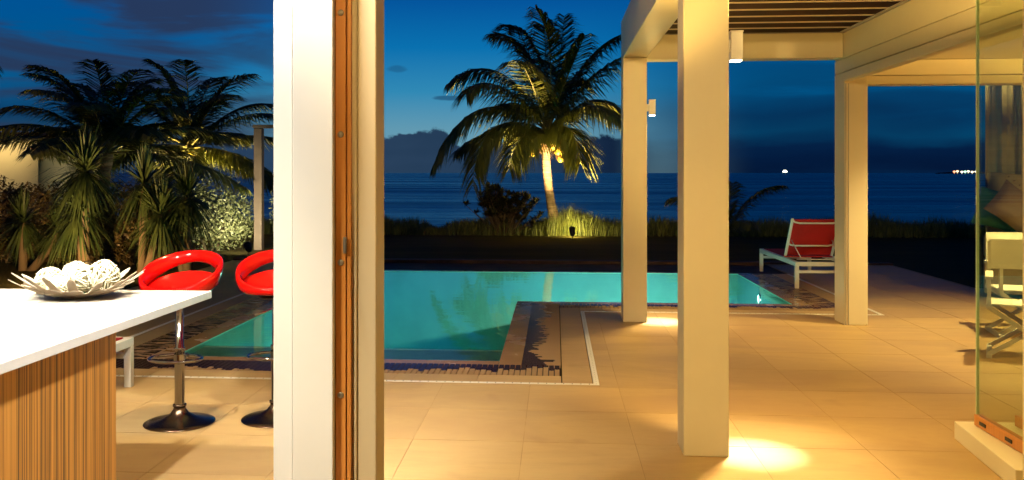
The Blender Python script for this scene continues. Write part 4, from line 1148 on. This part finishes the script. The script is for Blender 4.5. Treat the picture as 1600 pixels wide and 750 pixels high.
# ---- garden wall with lit top at far left
gw = thing('garden_house', (-11.32, 15.9, 0), 'corner of a cream garden house lit under its eave at the far left', 'building')
b = MB(); b.box(-3.0, 1.05, 1.2, 4.0, 0, 2.16); b.obj('wall', M_cream, gw, bevel=.01)
b = MB(); b.box(-3.2, 1.28, .45, 4.2, 2.165, 2.28); b.obj('eave', M_joist, gw)
b = MB(); b.box(-2.8, .95, .62, .70, 2.13, 2.16); b.obj('eave_lamp', M_framew, gw)
d_ = bpy.data.lights.new('eave_light', 'AREA'); d_.shape = 'RECTANGLE'; d_.size = 3.6; d_.size_y = .04; d_.energy = 24; d_.color = (1, .72, .30)
o = bpy.data.objects.new('eave_light', d_); scn.collection.objects.link(o); o.parent = gw; o.location = (-.9, .66, 2.12); o.rotation_euler = (R(40), 0, 0)

# ---- timber frame on the lawn
fr_ = thing('timber_frame', (-5.95, 17.3, 0), 'tall slim taupe frame standing on the lawn behind the stools', 'garden frame')
M_taupe = mat('taupe_timber', rough=.6, build=mottled((.12, .085, .06), .12, 5))
b = MB(); b.box(.0, .16, 0, .16, -.05, 2.38); b.obj('frame_post', M_taupe, fr_, bevel=.006)
b = MB(); b.box(.9, 1.06, 0, .16, -.05, 2.38); b.obj('frame_post', M_taupe, fr_, bevel=.006)
b = MB(); b.box(-.02, 1.08, -.01, .17, 2.385, 2.45); b.obj('top_rail', M_taupe, fr_, bevel=.006)

# ---- lights far out at sea
def gl(name, c, s): return mat(name, (1, 1, 1), .5, emit=c, estr=s)
sh = thing('cruise_ship', (987, 3950, -2.5), 'bright lit ship far out on the horizon', 'ship')
b = MB(); b.v = [(-22, -5, 0), (20, -5, 0), (28, 0, 9), (20, 5, 0), (-22, 5, 0), (-24, -5, 9), (22, -5, 9), (22, 5, 9), (-24, 5, 9)]
b.f = [(0, 1, 6, 5), (1, 2, 6), (1, 3, 2), (3, 4, 8, 7), (3, 7, 2), (0, 5, 8, 4), (5, 6, 7, 8), (6, 2, 7)]; b.obj('hull', M_framew, sh)
b = MB(); b.box(-18, 14, -4, 4, 9, 17); b.box(-12, 6, -4, 4, 17, 23); b.obj('superstructure', gl('ship_deck_lights', (1, .95, .75), 3.5), sh)
sh.scale = (.6, .6, .7)
b = MB(); b.box(-20, 16, -4.6, 4.6, 6, 8.6); b.obj('deck_lights', gl('ship_side_lights', (1, .9, .6), 2.5), sh)
hl = [(1491, (1, .35, .15)), (1496, (1, .75, .4)), (1503, (1, .9, .6)), (1508, (.5, 1, .6)), (1513, (1, .9, .6)), (1519, (1, .85, .5)), (1525, (1, .9, .7)), (1528, (1, 1, .8))]
for k, (px_, c) in enumerate(hl):
    x_ = kx(px_, 4200); m = MB(); m.sphere((0, 0, 0), 4.2, 8, 6, (1.5, 1, 1)); m.tube([(0, 0, -9), (0, 0, -3)], .8, 5)
    o = m.obj('shore_light', gl('shore_lamp_%d' % k, c, 2.5), None, (x_, 4200, 7+1.5*math.sin(k*2.1)))
    tag(o, ['reddish light farthest left of the far shore lights', 'orange shore light second from the left on the horizon', 'third shore light from the left, just before the green one', 'greenish light in the row on the far shore',
            'yellow shore light just right of the green one', 'sixth shore light from the left on the horizon', 'shore light second nearest to the glass panel', 'pale shore light nearest to the glass panel edge'][k], 'light', 'lights on the far shore')
b = MB(); n = 24
for k in range(n):
    xa_, xb_ = kx(1470+6*k, 4300), kx(1476+6*k, 4300); za = 2+3*math.sin(k*.5)**2; zb = 2+3*math.sin((k+1)*.5)**2
    b.quad((xa_, 4300, -3), (xb_, 4300, -3), (xb_, 4330, zb), (xa_, 4330, za)); b.quad((xa_, 4330, za), (xb_, 4330, zb), (xb_, 4380, -3), (xa_, 4380, -3))
tag(b.obj('far_headland', M_bed), kind='structure')
print('tiles', ntile, 'objects', len(bpy.data.objects))
